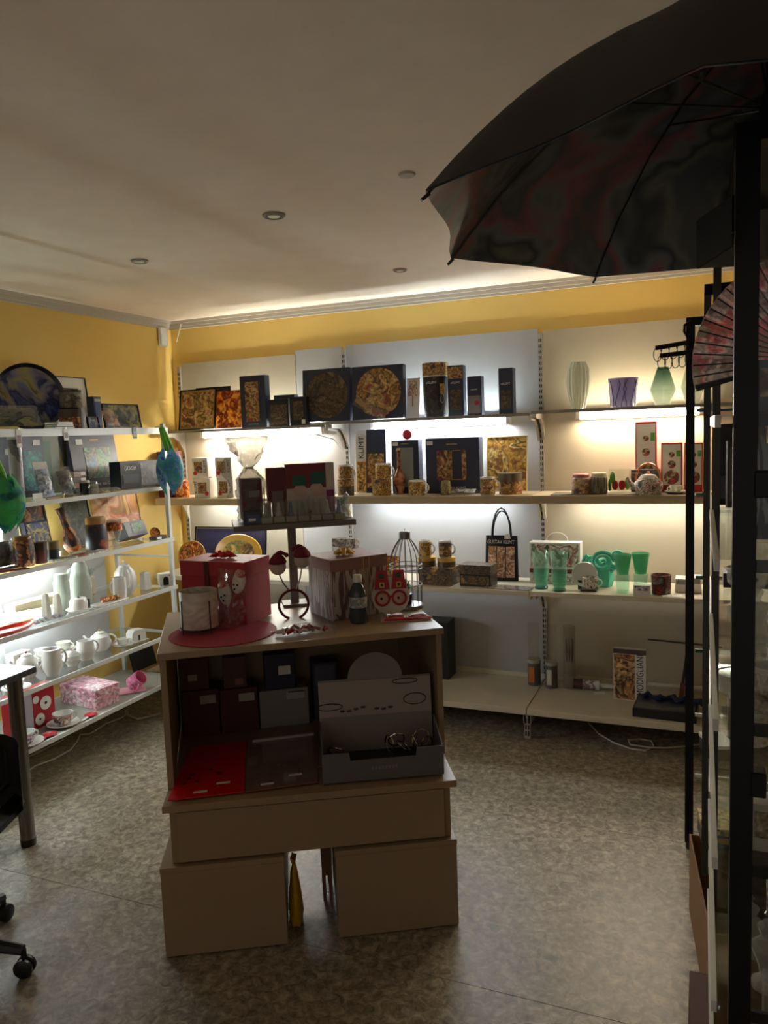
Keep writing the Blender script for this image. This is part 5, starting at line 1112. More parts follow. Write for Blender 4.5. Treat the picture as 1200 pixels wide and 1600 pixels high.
rteapot('white teapot with dark red knob at the left of the fifth rack shelf', 44, .17, 4, 34, 1018, PORC, R(250), lidm=flat('dkred_knob', (110, 40, 34), .3))
p = rp(30, .34, 4); carton('napkin_box', 'white box with a black slot on the fifth rack shelf', 'box', p, Q, .11, .06, .085, PORC, [('art', .3, .3, .38, .85, INK)])
cup_saucer('teacup', 'white cup standing behind the bulbous mug', rp(68, .33, 4), .045, None, R(30))
cup_saucer('teacup', 'gold rimmed white cup behind the sugar bowl', rp(100, .35, 4), .04, None, R(30), CREAM)
cup_saucer('teacup', 'white cup at the front left corner of the fifth rack shelf', rp(26, .05, 4), .038, None, R(240))
t = thing('glass_swan', 'small clear glass swan at the left edge', 'figurine', rp(4, .19, 4), R(40)); GLF = sheetglass('crystal', (240, 242, 242), 1, .02, .25)
MB().sph((0, 0, .022), .022, 12, (1.5, .9, 1)).build('body', GLF, t); MB().tube([(.026, 0, .028), (.042, 0, .05), (.034, 0, .075), (.044, 0, .082)], .006, 8, taper=[.01, .007, .006, .003]).build('neck', GLF, t)
t = thing('glass_branch', 'clear glass ornament branch on the fifth rack shelf', 'figurine', rp(104, .23, 4), R(20))
MB().tube([(-.06, 0, .008), (-.02, 0, .02), (.03, .01, .012), (.06, 0, .02)], .006, 8).build('branch', GLF, t); MB().tube([(-.02, 0, .02), (-.01, .03, .03)], .005, 8).build('twig', GLF, t)
# ---- lowest shelf
p, w_, h = rw(20, 88, 1078, .16, 5)
carton('floral_box', 'red box with white flowers standing on the lowest rack shelf', 'box', p+Vector((-.03, 0, 0)), Q, w_, .06, h, flat('red_card', (176, 20, 38), .45), [('art', .18, .02, .48, .98, flat('lilac_panel', (190, 180, 196), .5)), ('art', .27, .35, .31, .8, flat('grey_lines', (90, 84, 92), .5), 'small_print'), ('dot', .78, .56, .036, PAPER, 'flower'), ('dot', .56, .72, .02, PAPER, 'flower'), ('dot', .62, .22, .03, PAPER, 'flower'), ('dot', .78, .56, .008, INK, 'flower_eye'), ('dot', .62, .22, .006, INK, 'flower_eye')])
p = rp(137, .22, 5)
pa, pb_, pcx = onz(150, 1110, RZ[5]), onz(96, 1097, RZ[5]), onz(182, 1091, RZ[5])
w1, w2 = (pa-pb_).length, (pcx-pa).length; ang = math.atan2(pa.y-pb_.y, pa.x-pb_.x)
hbx = zat(1080, pa.x, pa.y)-RZ[5]; PK = art('pink_fl', PINKF, 14, 140)
t = thing('pink_box', 'low pink floral gift box with lid on the lowest rack shelf', 'box', pb_+Vector((0, 0, .0015)), ang); 
dd = min(w2, .16); MB().ext(0, w1, 0, dd, 0, hbx*.9).build('body', PK, t, smooth=False); MB().ext(-.003, w1+.003, -.003, dd+.003, hbx*.62, hbx).build('lid', art('pink_fl2', PINKF, 12, 141), t, smooth=False)
cup_saucer('teacup', 'white cup with black red orange flowers on its saucer', rp(99, .07, 5), .05, art('fl_dark', [(40, 30, 34), (226, 220, 210), (170, 60, 50), (230, 224, 214), (60, 40, 44), (214, 150, 80)], 26, 142), R(70), sr=1.6)
cup_saucer('teacup', 'white cup with small purple flowers at the lower left', rp(40, .055, 5), .048, art('fl_purp', [(228, 220, 224), (180, 90, 150), (230, 224, 228), (120, 60, 110), (226, 216, 222)], 30, 143), R(80))
for u, dx, lab in ((78, .03, 'red flat spoon rest before the red floral box'), (142, .03, 'red spoon rest beside the pink floral box')):
    t = thing('spoon_rest', lab, 'spoon rest', rp(u, dx, 5), Q+R(15), group='red spoon rests'); MB().lathe([(0, 0), (.02, 0), (.032, .008), (.03, .011), (.018, .004), (0, .004)], 20).build('bowl', flat('rest_red', (190, 40, 52), .3), t); MB().ext(-.075, -.027, -.008, .008, .004, .009, .003).build('grip', PORC if u > 100 else flat('rest_red', (), 0), t); t.scale = (1.2, 1, 1)
p = rp(206, .1, 5)
t = thing('pink_plate', 'pink square plate under the tilted pink mug', 'plate', p, R(50)); MB().ext(-.075, .075, -.06, .06, 0, .006, .002).build('plate', flat('pink_pl', (226, 150, 170), .3), t)
t = mug('mug', 'pink mug lying tilted on the pink square plate', p+Vector((0, 0, .035)), .042, .085, art('pink_mug', [(226, 120, 160), (232, 150, 180), (220, 100, 146), (236, 190, 206)], 24, 144), R(-60), mat=flat('pink_gl', (226, 130, 165), .2)); t.rotation_euler = (R(20), R(52), R(30))
rcarton('black_tablet', 'black flat case leaning behind the rack end at floor level', 'case', 214, 246, 1012, .3, 5, .03, BLACKP, [('art', .05, .05, .95, .95, flat('case_front', (), 0)), ('art', .6, .85, .7, .95, GOLDI)], tilt=14)
# cable along the floor
cp = [onz(u, v, .005) for u, v in ((32, 1230), (41, 1231), (46, 1222), (42, 1206), (55, 1197), (85, 1186), (110, 1172), (121, 1158), (125, 1148), (140, 1147), (155, 1138), (165, 1131), (190, 1122), (201, 1114), (196, 1112), (197, 1118), (215, 1124), (240, 1118), (250, 1115))]
for i, q_ in enumerate(cp): q_.z = .006+(.009 if i in (14, 15) else 0)
tag(MB().tube(cp, .005, 6).build('power_cable', CABW), 'white cable winding on the floor before the left rack', 'cable')
cp = [onz(u, v, .005) for u, v in ((28, 1190), (60, 1176), (100, 1155))]
tag(MB().tube(cp, .004, 6).build('thin_cable', CABW), 'thin straight cable on the floor under the left rack', 'cable')

# ================================================================== GOODS ON THE CENTRE UNIT
def ua(u, b, z):  return _solve(lambda a: proj(UL(a, b, z-ZL))[0]-u, .3, .4)
def sa(u, b, z):  return _solve(lambda a: proj(SL(a, b, z-ZS))[0]-u, .0, .05)
def hz(v, p): return zat(v, p.x, p.y)-p.z
def cornerbox(un_, vn, ul, ur, vr, vt, z):
    """nearest bottom corner, left and right limits and top of a box standing cornerwise on the plane z"""
    P0 = onz(un_, vn, z); P2 = onz(ur, vr, z); e = (P2-P0); L2 = e.length; e.normalize(); n = Vector((-e.y, e.x, 0))
    L1 = _solve(lambda q: proj(P0+n*q)[0]-ul, .2, .25)
    return P0, math.atan2(e.y, e.x), L2, L1, hz(vt, P0)
# red mat
cm = onz(349, 989, ZU); rm = 83*mpp(cm)
t = tag(MB().lathe([(0, 0), (rm, 0), (rm, .0025), (0, .0025)], 48).build('round_mat', flat('red_felt', (160, 22, 40), .7), None, (cm.x, cm.y, ZU+.0005)), 'round red felt mat on the left of the display top', 'mat')
# red gift box
PL_, PN_ = onz(288, 969, ZU+.0035), onz(386, 976, ZU+.0035)
e_ = PN_-PL_; L2 = e_.length; e_.normalize(); nn = Vector((-e_.y, e_.x, 0)); P0 = PL_; an_ = math.atan2(e_.y, e_.x); h = hz(879, PN_)
L1 = min(.24, _solve(lambda q: proj(PN_+nn*q)[0]-424, .1, .15))
RB_ = flat('red_gift', (158, 30, 52), .5); RL_ = flat('red_gift_lid', (166, 34, 56), .5)
t = thing('gift_box', 'large red gift box with lid and dark ribbon on the red mat', 'gift box', P0, an_)
MB().ext(0, L2, 0, L1, 0, h*.93).build('body', RB_, t, smooth=False)
MB().ext(-.003, L2+.003, -.003, L1+.003, h*.76, h, .001).build('lid', RL_, t, smooth=False)
MB().ext(L2*.38, L2*.46, -.0042, -.0032, .0, h*1.0).build('ribbon', flat('dark_ribbon', (70, 16, 26), .4), t, smooth=False)
for q in range(5):
    a = q*math.pi*.4; MB().tube([(0, 0, 0), (.03*math.cos(a), .02*math.sin(a), .014), (.055*math.cos(a), .035*math.sin(a), .006), (.026*math.cos(a), .018*math.sin(a), .002)], .006, 6, taper=[.004, .01, .009, .004]).build('bow_loop', flat('bright_red', (206, 20, 26), .4), t, (L2*.5, L1*.45, h+.004))
# mug planter on wire legs
pl_ = onz(313, 986, ZU+.0035); k = mpp(pl_); r = 29*k
t = thing('plant_pot', 'marbled white cylinder pot on thin black wire legs', 'plant pot', pl_)
zb = .018; zt_ = hz(922, pl_)
MB().lathe([(0, zb), (r*.96, zb), (r, zb+.004), (r, zt_), (r-.004, zt_), (r-.004, zb+.008), (0, zb+.008)], 36).build('pot', art('marble', [(214, 206, 198), (222, 216, 210), (190, 180, 176), (220, 214, 206), (180, 170, 170)], 8, 150, 'noise', .3, smooth=True, dist=3), t)
for kx in range(4):
    a = UA+kx*Q+R(45)-R(12); c_, s_ = math.cos(a)*(r+.003), math.sin(a)*(r+.003)
    MB().tube([(c_, s_, 0), (c_, s_, zt_*.8)], .002, 6).build('wire_leg', BLACK, t)
MB().tube([((r+.003)*math.cos(q*.314), (r+.003)*math.sin(q*.314), zb-.003) for q in range(20)], .0018, 6, closed=True).build('wire_ring', BLACK, t)
# white cushions in film, leaning on the red box
pw = P0+Vector((math.cos(an_), math.sin(an_), 0))*L2*.9+Vector((math.sin(an_), -math.cos(an_), 0))*.03
t = thing('slipper_pack', 'clear bag with white dotted slippers leaning on the red gift box', 'packet', (pw.x, pw.y, ZU+.0035), an_-R(8), -R(6))
rn = random.Random(4); PW = flat('white_plush', (222, 214, 204), .9, bump=.5, bscale=200)
for i, (x, z_, ry) in enumerate(((-.035, .12, -14), (.03, .165, 16))):
    o = MB().sph((0, 0, 0), .034, 14, (.85, .45, 1.3)).build('slipper', PW, t, (x, -.022, z_), ry=R(ry))
    MB().sph((0, 0, 0), .026, 12, (.9, .5, .62)).build('red_cap', art('red_plush', [(170, 30, 44), (150, 60, 40), (190, 50, 60), (210, 170, 150)], 40, 151), o, (0, -.004, .03))
    for dx, dz in ((-.008, -.012), (.008, -.008), (0, -.026)): MB().sph((0, 0, 0), .004, 8).build('dot', INK, o, (dx, -.0155, dz))
def crumple(t, w_, h, amp, mat, seed, name='wrapper', neck=None, n=14, y=-.03):
    rn = random.Random(seed); J = [[(rn.uniform(-1, 1), rn.uniform(-1, 1)) for _ in range(n+1)] for _ in range(n+1)]
    def f(a, b):
        i, j = int(round(a*n)), int(round(b*n)); s = 1.0
        if neck: s = 1-neck*math.exp(-((b-.78)/.1)**2)
        return ((a-.5)*w_*s+amp*.4*J[i][j][0], y-amp*math.sin(math.pi*a)-amp*.5*J[i][j][1], b*h)
    MB().grid(f, n, n).build(name, mat, t, smooth=False)
crumple(t, .13, .21, .014, FILM, 3)
# headband with two pom-pom figures
ph = onz(460, 966, ZU); k = mpp(ph)
t = thing('headband', 'dark red headband with two red capped white pompoms on springs', 'headband', (ph.x, ph.y, ZU), UA)
DR = flat('dark_red_plush', (110, 20, 36), .8); rr0 = 23*k
MB().tube([(rr0*math.cos(R(q)), 0, rr0*.96+rr0*math.sin(R(q))) for q in range(-70, 251, 16)], .005, 8).build('hoop', DR, t)
for x, z_, s in ((-.052, hz(884, ph), 1), (.04, hz(876, ph), -1)):
    o = MB().sph((0, 0, 0), .033, 16, (.95, .8, .95)).build('pompom', flat('pom_white', (206, 190, 176), .95, bump=.8, bscale=160), t, (x, 0, z_))
    MB().lathe([(.031, .012), (.034, .018), (.028, .032), (.014, .048), (0, .056)], 16).build('cap', DR, o)
    MB().tube([(0, 0, .05), (.012*s, 0, .054), (.03*s, 0, .046)], .006, 8, taper=[.008, .008, .006]).build('cap_tip', DR, o); MB().sph((.034*s, 0, .042), .009, 10).build('cap_ball', DR, o)
    MB().tube([(x*.3, 0, rr0*1.95), (x*.7, 0, (rr0*1.95+z_-.03)/2), (x, 0, z_-.02)], .003, 6).build('spring', STEEL, t)
# pink gift box
P1, an1, M2, M1, h1 = cornerbox(520, 971, 484, 607, 956, 876, ZU+.0005)
M1 = min(M1, .22)
t = thing('gift_box', 'pinkish brown gift box with patterned sides and yellow bow', 'gift box', P1, an1)
MB().ext(.002, M2-.002, .002, M1-.002, 0, h1*.8).build('body', art('stripe_pr', [(150, 140, 134), (170, 158, 150), (110, 84, 84), (180, 170, 164), (130, 110, 108)], 12, 152, 'noise', .5, stretch=(5, 5, .5)), t, smooth=False)
MB().ext(-.002, M2+.002, -.002, M1+.002, h1*.8, h1, .001).build('lid', flat('pink_brown', (150, 112, 106), .55), t, smooth=False)
YB_ = flat('yellow_bow', (214, 160, 40), .45)
for q in range(6):
    a = q*math.pi/3; MB().tube([(0, 0, 0), (.022*math.cos(a), .022*math.sin(a), .016), (.04*math.cos(a), .04*math.sin(a), .006), (.02*math.cos(a), .02*math.sin(a), .002)], .006, 6, taper=[.004, .009, .008, .004]).build('bow_loop', YB_, t, (M2*.42, M1*.4, h1+.003))
for s in (-.012, .012): MB().tube([(M2*.62+s, -.004, h1+.002), (M2*.62+s, -.005, h1*.75), (M2*.62+s*1.4, -.006, h1*.55)], .0016, 5).build('gold_cord', GOLDI, t)
# bottle
pb2 = onz(561, 972, ZU); k = mpp(pb2); r = 14*k; h = hz(898, pb2)
t = thing('drink_bottle', 'small smoky bottle with a white cap before the pinkish box', 'bottle', (pb2.x, pb2.y, ZU+.0005))
MB().lathe([(0, 0), (r*.9, 0), (r, .006), (r*.94, .02), (r, .032), (r*.97, h*.45), (r, h*.52), (r, h*.6), (r*.7, h*.76), (r*.38, h*.84), (r*.36, h*.86), (0, h*.86)], 28).build('body', flat('smoky_glass', (58, 70, 76), .12), t)
MB().lathe([(r*.5, h*.85), (r*.52, h*.85), (r*.5, h*.985), (r*.44, h), (0, h)], 20).build('cap', WHITE, t)
MB().lathe([(r*1.01, h*.33), (r*1.02, h*.33), (r*1.02, h*.55), (r*1.01, h*.55)], 28).build('label_band', art('bottle_lab', [(176, 176, 176), (130, 134, 140), (190, 190, 188)], 40, 153), t)
# party glasses card
pg = onz(612, 960, ZU); k = mpp(pg)
t = thing('party_glasses_card', 'white shaped card holding red party glasses with green and gold details', 'party glasses', (pg.x, pg.y, ZU+.0005), UA-R(6), -R(10))
W_ = 60*k; H_ = 70*k
oval = [(W_*.5*math.cos(R(q)), H_*.42+H_*.42*math.sin(R(q))) for q in range(0, 360, 15)]
MB().poly(oval, -.003, 0).build('card', flat('card_white', (214, 206, 196), .6), t, smooth=False)
RDG = flat('glitter_red', (176, 24, 44), .35, bump=.5, bscale=300)
for s in (-1, 1):
    x = s*W_*.22
    MB().tube([(x+W_*.18*math.cos(R(q)), -.006, H_*.36+W_*.18*math.sin(R(q))) for q in range(0, 360, 24)], .0042, 8, closed=True).build('glasses_rim', RDG, t)
    MB().sph((x, -.004, H_*.36), W_*.16, 12, (1, .12, 1)).build('lens', flat('pale_lens', (196, 160, 150), .3), t)
    MB().sph((x-.004, -.009, H_*.36), .005, 8).build('pupil', INK, t)
    MB().poly([(x-W_*.2, H_*.56), (x+W_*.2, H_*.56), (x+W_*.15, H_*.98), (x-W_*.13, H_*.98)], -.008, -.0035).build('hat', RDG, t, smooth=False)
    MB().ext(x-.009, x+.009, -.011, -.0085, H_*.6, H_*.72).build('buckle', flat('buckle_gold', (200, 170, 90), .3, .6), t, smooth=False)
    MB().ext(x-.0045, x+.0045, -.0118, -.0112, H_*.63, H_*.69).build('buckle_hole', INK, t, smooth=False)
    MB().sph((x, -.008, H_*.86), .012, 10, (1, .3, .8)).build('green_leaf', flat('leaf_dkgreen', (30, 96, 70), .5), t)
MB().ext(-W_*.08, W_*.08, -.008, -.0035, H_*.38, H_*.42).build('bridge', RDG, t, smooth=False)
# flat pack of glasses
pf = onz(636, 968, ZU); t = thing('glasses_packet', 'clear packet with red spectacles lying at the right front of the top', 'packet', (pf.x, pf.y, ZU+.0005), UA-R(8))
MB().ext(-.095, .085, -.03, .035, 0, .003).build('backing_card', flat('pink_card', (206, 150, 150), .5), t, smooth=False)
for s in (-1, 1): MB().tube([(s*.042+.033*math.cos(R(q)), .005+.018*math.sin(R(q)), .009) for q in range(0, 360, 24)], .004, 8, closed=True).build('spectacle_rim', flat('orange_red', (206, 50, 36), .3), t)
MB().tube([(-.085, -.02, .007), (.09, -.022, .007)], .003, 6).build('temple', flat('orange_red', (), 0), t)
MB().tube([(-.085, -.012, .007), (.095, -.005, .007)], .003, 6).build('temple', flat('orange_red', (), 0), t)
MB().grid(lambda a, b: ((a-.5)*.2, (b-.5)*.075, .014+.003*math.sin(a*23)*math.sin(b*17)), 12, 6).build('wrapper', FILM, t)
# birdcage
pc_ = onz(636, 949, ZU); k = mpp(pc_); r = 26*k; h = hz(826, pc_)
t = thing('birdcage', 'grey wire birdcage lantern with a domed top behind the party glasses', 'birdcage', (pc_.x, pc_.y, ZU+.0005)); WIRE = flat('cage_wire', (130, 130, 128), .35, .7)
MB().lathe([(0, 0), (r*.98, 0), (r, .006), (r*.96, .014), (0, .014)], 28).build('base', WIRE, t)
nb = 16
for q in range(nb):
    a = q*2*math.pi/nb; c_, s_ = math.cos(a), math.sin(a); pts = [(r*.95*c_, r*.95*s_, .014), (r*.95*c_, r*.95*s_, h*.55)]
    for v in range(1, 9):
        f = v/8; rad = r*.95*(math.cos(f*1.35)**.8)*(1-.0*f); 
        if f > .5: rad = max(rad, r*.32*(1.4-f))
        pts.append((rad*c_, rad*s_, h*.55+h*.33*f))
    MB().tube(pts, .0013, 5).build('bar', WIRE, t)
for z_, rr1 in ((h*.3, r*.96), (h*.55, r*.97), (h*.5, r*.96)): MB().tube([(rr1*math.cos(R(q)), rr1*math.sin(R(q)), z_) for q in range(0, 360, 15)], .002, 6, closed=True).build('ring', WIRE, t)
MB().lathe([(r*.3, h*.87), (r*.34, h*.87), (r*.34, h*.95), (r*.26, h*.965), (0, h*.97)], 12).build('crown', WIRE, t); MB().tube([(0, 0, h*.96), (0, 0, h)], .002, 6).build('hook', WIRE, t)
t = thing('small_plant', 'little green plant in a dark pot inside the birdcage', 'plant', (pc_.x, pc_.y, ZU+.015))
MB().lathe([(0, 0), (r*.3, 0), (r*.36, .04), (r*.3, .04), (0, .035)], 16).build('pot', BLACKP, t)
GRN = flat('plant_green', (44, 130, 50), .6); rn = random.Random(2)
b = MB()
for q in range(46):
    a, e_ = rn.uniform(0, 6.28), rn.uniform(.3, 1.4); L = rn.uniform(.03, .07); rad = L*math.cos(e_)*.6
    b.tube([(0, 0, .036), (rad*.5*math.cos(a), rad*.5*math.sin(a), .036+L*.6), (rad*math.cos(a), rad*math.sin(a), .036+L*math.sin(e_))], .002, 4, taper=[.0015, .0026, .0004])
b.build('foliage', GRN, t)['kind'] = 'stuff'
# crumpled sweets packet
pz = onz(478, 988, ZU); k = mpp(pz)
t = thing('sweets_packet', 'crumpled clear packet of red and white sweets on the front edge', 'packet', (pz.x, pz.y, ZU+.001), UA+R(4)); rn = random.Random(9)
CW = [flat('sweet_red', (150, 26, 40), .25), flat('sweet_white', (216, 196, 190), .25), flat('sweet_dk', (96, 20, 32), .25)]
for q in range(16):
    x, y = rn.uniform(-.085, .085), rn.uniform(-.028, .028); a = rn.uniform(0, 3.1); c_, s_ = math.cos(a)*.022, math.sin(a)*.022
    MB().tube([(x-c_, y-s_*.5, .009), (x, y, .012+rn.uniform(0, .012)), (x+c_, y+s_*.5, .009)], .006, 7).build('sweet', CW[q % 3], t)
J = [[rn.uniform(-1, 1) for _ in range(17)] for _ in range(10)]
MB().grid(lambda a, b: ((a-.5)*.24, (b-.5)*.095, .004+.03*math.sin(math.pi*a)*math.sin(math.pi*b)+.007*J[int(round(b*8))][int(round(a*16))]*math.sin(math.pi*a)), 16, 8).build('wrapper', FILM, t, smooth=False)

# ---- inside the cube
def ubox(name, label, u0, u1, vt, b_, z, d, mat, parts=(), zlow=None, cat='box', group=None, rz=0):
    a0, a1 = ua(u0, b_, z), ua(u1, b_, z); p = UL((a0+a1)/2, b_, z-ZL); h = zat(vt, p.x, p.y)-z
    carton(name, label, cat, p+un*(d/2), UA+rz, a1-a0, d, h, mat, parts, group=group); return z+h+.001
zi = ZL+.0045; BRN = flat('brown_carton', (88, 56, 50), .6); MRC = flat('maroon_carton', (82, 30, 36), .6); LAB = ('art', .5, .7, .92, .88, flat('grey_label', (176, 170, 160), .6), 'label')
BH = .43
z1 = ubox('storage_carton', 'maroon carton at the lower left inside the cube', 287, 345, 1079, BH, zi, .12, MRC, [LAB])
z2 = ubox('storage_carton', 'maroon carton in the lower middle inside the cube', 347, 405, 1076, BH, zi, .12, MRC, [LAB])
z3 = ubox('storage_carton', 'pale grey carton lower right inside the cube', 408, 484, 1077, BH, zi, .12, flat('grey_carton', (140, 136, 130), .6), [('art', .55, .72, .92, .94, flat('grey_label', (), 0), 'label'), ('art', .58, .9, .92, .93, INK, 'label_bar')])
ubox('storage_carton', 'brown carton at the upper left inside the cube', 281, 327, 1030, BH+.01, z1, .1, BRN, [('art', .3, .3, .6, .5, flat('grey_label', (), 0), 'label')])
ubox('storage_carton', 'brown carton in the upper middle inside the cube', 350, 386, 1027, BH+.01, z2, .1, BRN, [('art', .5, .1, .85, .3, flat('pink_label', (150, 100, 96), .6), 'label')])
ubox('storage_carton', 'navy carton with white label upper right inside the cube', 415, 462, 1022, BH+.01, z3, .1, flat('navy_carton', (24, 28, 60), .5), [('art', .45, .4, .85, .65, PAPER, 'label')])
ubox('storage_carton', 'grey box deep inside the cube behind the display box', 492, 530, 1035, BH+.03, zi, .1, flat('slate_carton', (60, 60, 76), .6), [('art', .1, .6, .9, .95, flat('slate_carton2', (90, 90, 104), .6))])
# placemats
for nm, pts, c, lab, sd in (('placemat', ((262, 1251), (381, 1237), (385, 1158), (298, 1169)), (206, 16, 28), 'glossy red placemat lying on the ledge of the display', 160), ('placemat', ((385, 1237), (496, 1222), (496, 1150), (389, 1160)), (136, 78, 52), 'brown placemat in clear film beside the red one', 161)):
    P = [onz(u, v, ZL+.007) for u, v in pts]; c0 = sum(P, Vector())/4
    t = thing(nm, lab, 'placemat', c0, 0, group='placemats')
    MB().polyz([((p.x-c0.x), (p.y-c0.y)) for p in P], -.002, .002).build('sheet', flat('mat_%d' % sd, c, .3), t, smooth=False)
    if sd == 161: MB().polyz([((p.x-c0.x)*1.01, (p.y-c0.y)*1.01) for p in P], .0026, .003).build('wrapper', FILM, t, smooth=False)
    e_ = (P[1]-P[0]).normalized(); rz_ = math.atan2(e_.y, e_.x); n_ = Vector((-e_.y, e_.x, 0)); W1 = (P[1]-P[0]).length
    for fx, fy in ((.42, .05), (.72, .13)) if sd == 160 else ((.3, .05), (.72, .12)):
        q_ = P[0]+e_*W1*fx+n_*(fy*.6)-c0; MB().ext(-.022, .022, -.007, .007, .0032, .0038).build('price_sticker', PAPER, t, (q_.x, q_.y, 0), rz_, smooth=False)
    b = MB(); rn = random.Random(sd)
    for q in range(7 if sd == 160 else 3):
        q_ = P[0]+e_*W1*rn.uniform(.15, .85)+n_*rn.uniform(.1, .22)-c0; b.sph((q_.x, q_.y, .003), .009, 8, (1, 1, .08))
    b.build('printed_ornaments', flat('mat_print_%d' % sd, (90, 40, 36) if sd == 160 else (140, 90, 60), .4), t)['kind'] = 'stuff'
    if sd == 161: q_ = (P[2]+P[3])/2-c0; MB().ext(-.115, .115, -.006, .006, .0035, .012).build('header_strip', flat('strip_grey', (180, 176, 170), .4), t, (q_.x, q_.y, 0), rz_, smooth=False)
# grey counter display box with bracelets
D0, D1 = onz(505, 1224, ZL+.0075), onz(694, 1208, ZL+.0075); e_ = (D1-D0); DW = e_.length; rz_ = math.atan2(e_.y, e_.x)
D0.z = ZL+.0005+.0045
t = thing('counter_display', 'grey card counter display with arched back card and printed bracelets', 'display box', D0, rz_); GC = flat('grey_display', (96, 94, 98), .55); GC2 = flat('grey_backcard', (124, 118, 114), .55)
h0 = hz(1180, D0); DD = .17; hb_ = .145
MB().poly([(0, 0), (DW, 0), (DW, h0), (DW*.78, h0), (DW*.77, h0*.72), (DW*.23, h0*.72), (DW*.22, h0), (0, h0)], 0, .004).build('front_panel', GC, t, smooth=False)
for x in (0, DW-.004):
    b = MB(); A_ = [(0.0045, 0), (DD, 0), (DD, hb_), (0.0045, h0)]
    va = [b.bm.verts.new((x, y, z_)) for y, z_ in A_]; vb = [b.bm.verts.new((x+.004, y, z_)) for y, z_ in A_]
    b.bm.faces.new(va); b.bm.faces.new(list(reversed(vb)))
    for i in range(4): j = (i+1) % 4; b.bm.faces.new((va[i], vb[i], vb[j], va[j]))
    b.build('side_panel', GC, t, smooth=False)
MB().ext(.0045, DW-.0045, .0045, DD, 0, .004).build('bottom_panel', GC, t, smooth=False)
MB().ext(.006, DW-.006, DD*.45, DD-.005, .03, .034).build('insert_tray', flat('tray_black', (26, 26, 28), .7), t, smooth=False)
hc = .29; pr = [(0, .02), (DW*.985, .02), (DW*.985, hc*.98), (DW*.74, hc*.98)]
pr += [(DW*.5+DW*.24*math.cos(R(q)), hc*.98+DW*.22*math.sin(R(q))) for q in range(10, 171, 16)] + [(DW*.26, hc*.98), (0, hc*.98)]
MB().poly(pr, 0, .004).build('back_card', GC2, t, (0, DD+.002, .0), smooth=False, rx=-R(6))
MB().ext(0, DW*.985, -.0012, -.0002, hb_+.01, hc*.96).build('printed_strip', flat('strip_pale', (150, 140, 136), .55), t, (0, DD+.0, .0), rx=-R(6), smooth=False)
def brac(parent, x, z_, rx, rz2, col_, name, y): MB().tube([(x+rx*math.cos(R(q)), y, z_+rz2*math.sin(R(q))) for q in range(0, 360, 20)], .0016, 5, closed=True).build(name, col_, parent)
for x, z_, a, b2 in ((.09, .19, .045, .012), (.76, .265, .045, .009), (.84, .2, .04, .02)): brac(t, DW*x, z_, a*1.0, b2, INK, 'printed_bracelet', DD-.003+.105*z_)
for x in (.2, .26, .32, .38, .5, .56, .62): MB().sph((0, 0, 0), .006, 8, (1.6, .2, .7)).build('printed_bead', flat('bead_brown', (70, 40, 40), .5), t, (DW*x, DD-.004+.105*.18, .178+.006*math.sin(x*20)))
FI = flat('faint_ink', (120, 116, 118), .5)
for q in range(8): MB().ext(DW*(.40+.028*q), DW*(.418+.028*q), -.001, .0005, h0*.36, h0*.46).build('faint_print', FI, t, smooth=False)
rn = random.Random(12)
for q in range(7):
    x = DW*((.12, .58, .64, .7, .8, .86, .9)[q]); y = DD*.6; r0 = .028
    ax = Vector((rn.uniform(-1, 1), rn.uniform(-1, 1), rn.uniform(-.3, .6))).normalized(); u_ = ax.orthogonal().normalized(); v_ = ax.cross(u_)
    b = MB().tube([Vector((0, 0, 0))+u_*r0*math.cos(R(g))+v_*r0*math.sin(R(g)) for g in range(0, 360, 18)], .0028, 6, closed=True)
    pos = D0+Vector((math.cos(rz_)*x-math.sin(rz_)*y, math.sin(rz_)*x+math.cos(rz_)*y, .066+.012*(q % 3)))
    tag(b.build('bracelet', CHROME, None, pos), 'silver bracelet lying alone at the left of the grey counter display' if q == 0 else 'silver bracelet in the tangle at the right of the grey counter display', 'bracelet', 'silver bracelets in the counter display')

# ---- on the raised stand
def sbox(name, label, u0, u1, vt, b_, d, mat, parts=(), cat='box', rz=0):
    a0, a1 = sa(u0, b_, ZS), sa(u1, b_, ZS); p = SL((a0+a1)/2, b_); h = zat(vt, p.x, p.y)-ZS
    return carton(name, label, cat, p+un*(d/2)+Vector((0, 0, .0005)), UA+rz, a1-a0, d, h, mat, parts), p, h
sbox('maroon_box', 'maroon box with a grey window behind the figurine boxes', 420, 449, 731, .02, .07, MAROON, [('art', .25, .1, .85, .55, flat('win_grey', (120, 104, 104), .4), 'window')])
sbox('party_box', 'white box printed with green party glasses on the raised stand', 450, 525, 724, .02, .06, flat('box_pale', (196, 186, 180), .5), [('art', .0, .55, .82, 1.0, flat('dk_red_pr', (120, 36, 50), .5)), ('dot', .28, .5, .028, flat('lens_pale', (200, 170, 160), .4), 'printed_lens'), ('dot', .62, .52, .028, flat('lens_pale', (), 0), 'printed_lens'), ('art', .12, .6, .4, .78, flat('pr_green', (20, 90, 76), .5), 'printed_brow'), ('art', .5, .62, .8, .84, flat('pr_green', (), 0), 'printed_brow'), ('dot', .45, .12, .008, INK, 'mouth'), ('art', .82, .1, .98, .5, flat('pr_mag', (130, 40, 90), .5))])
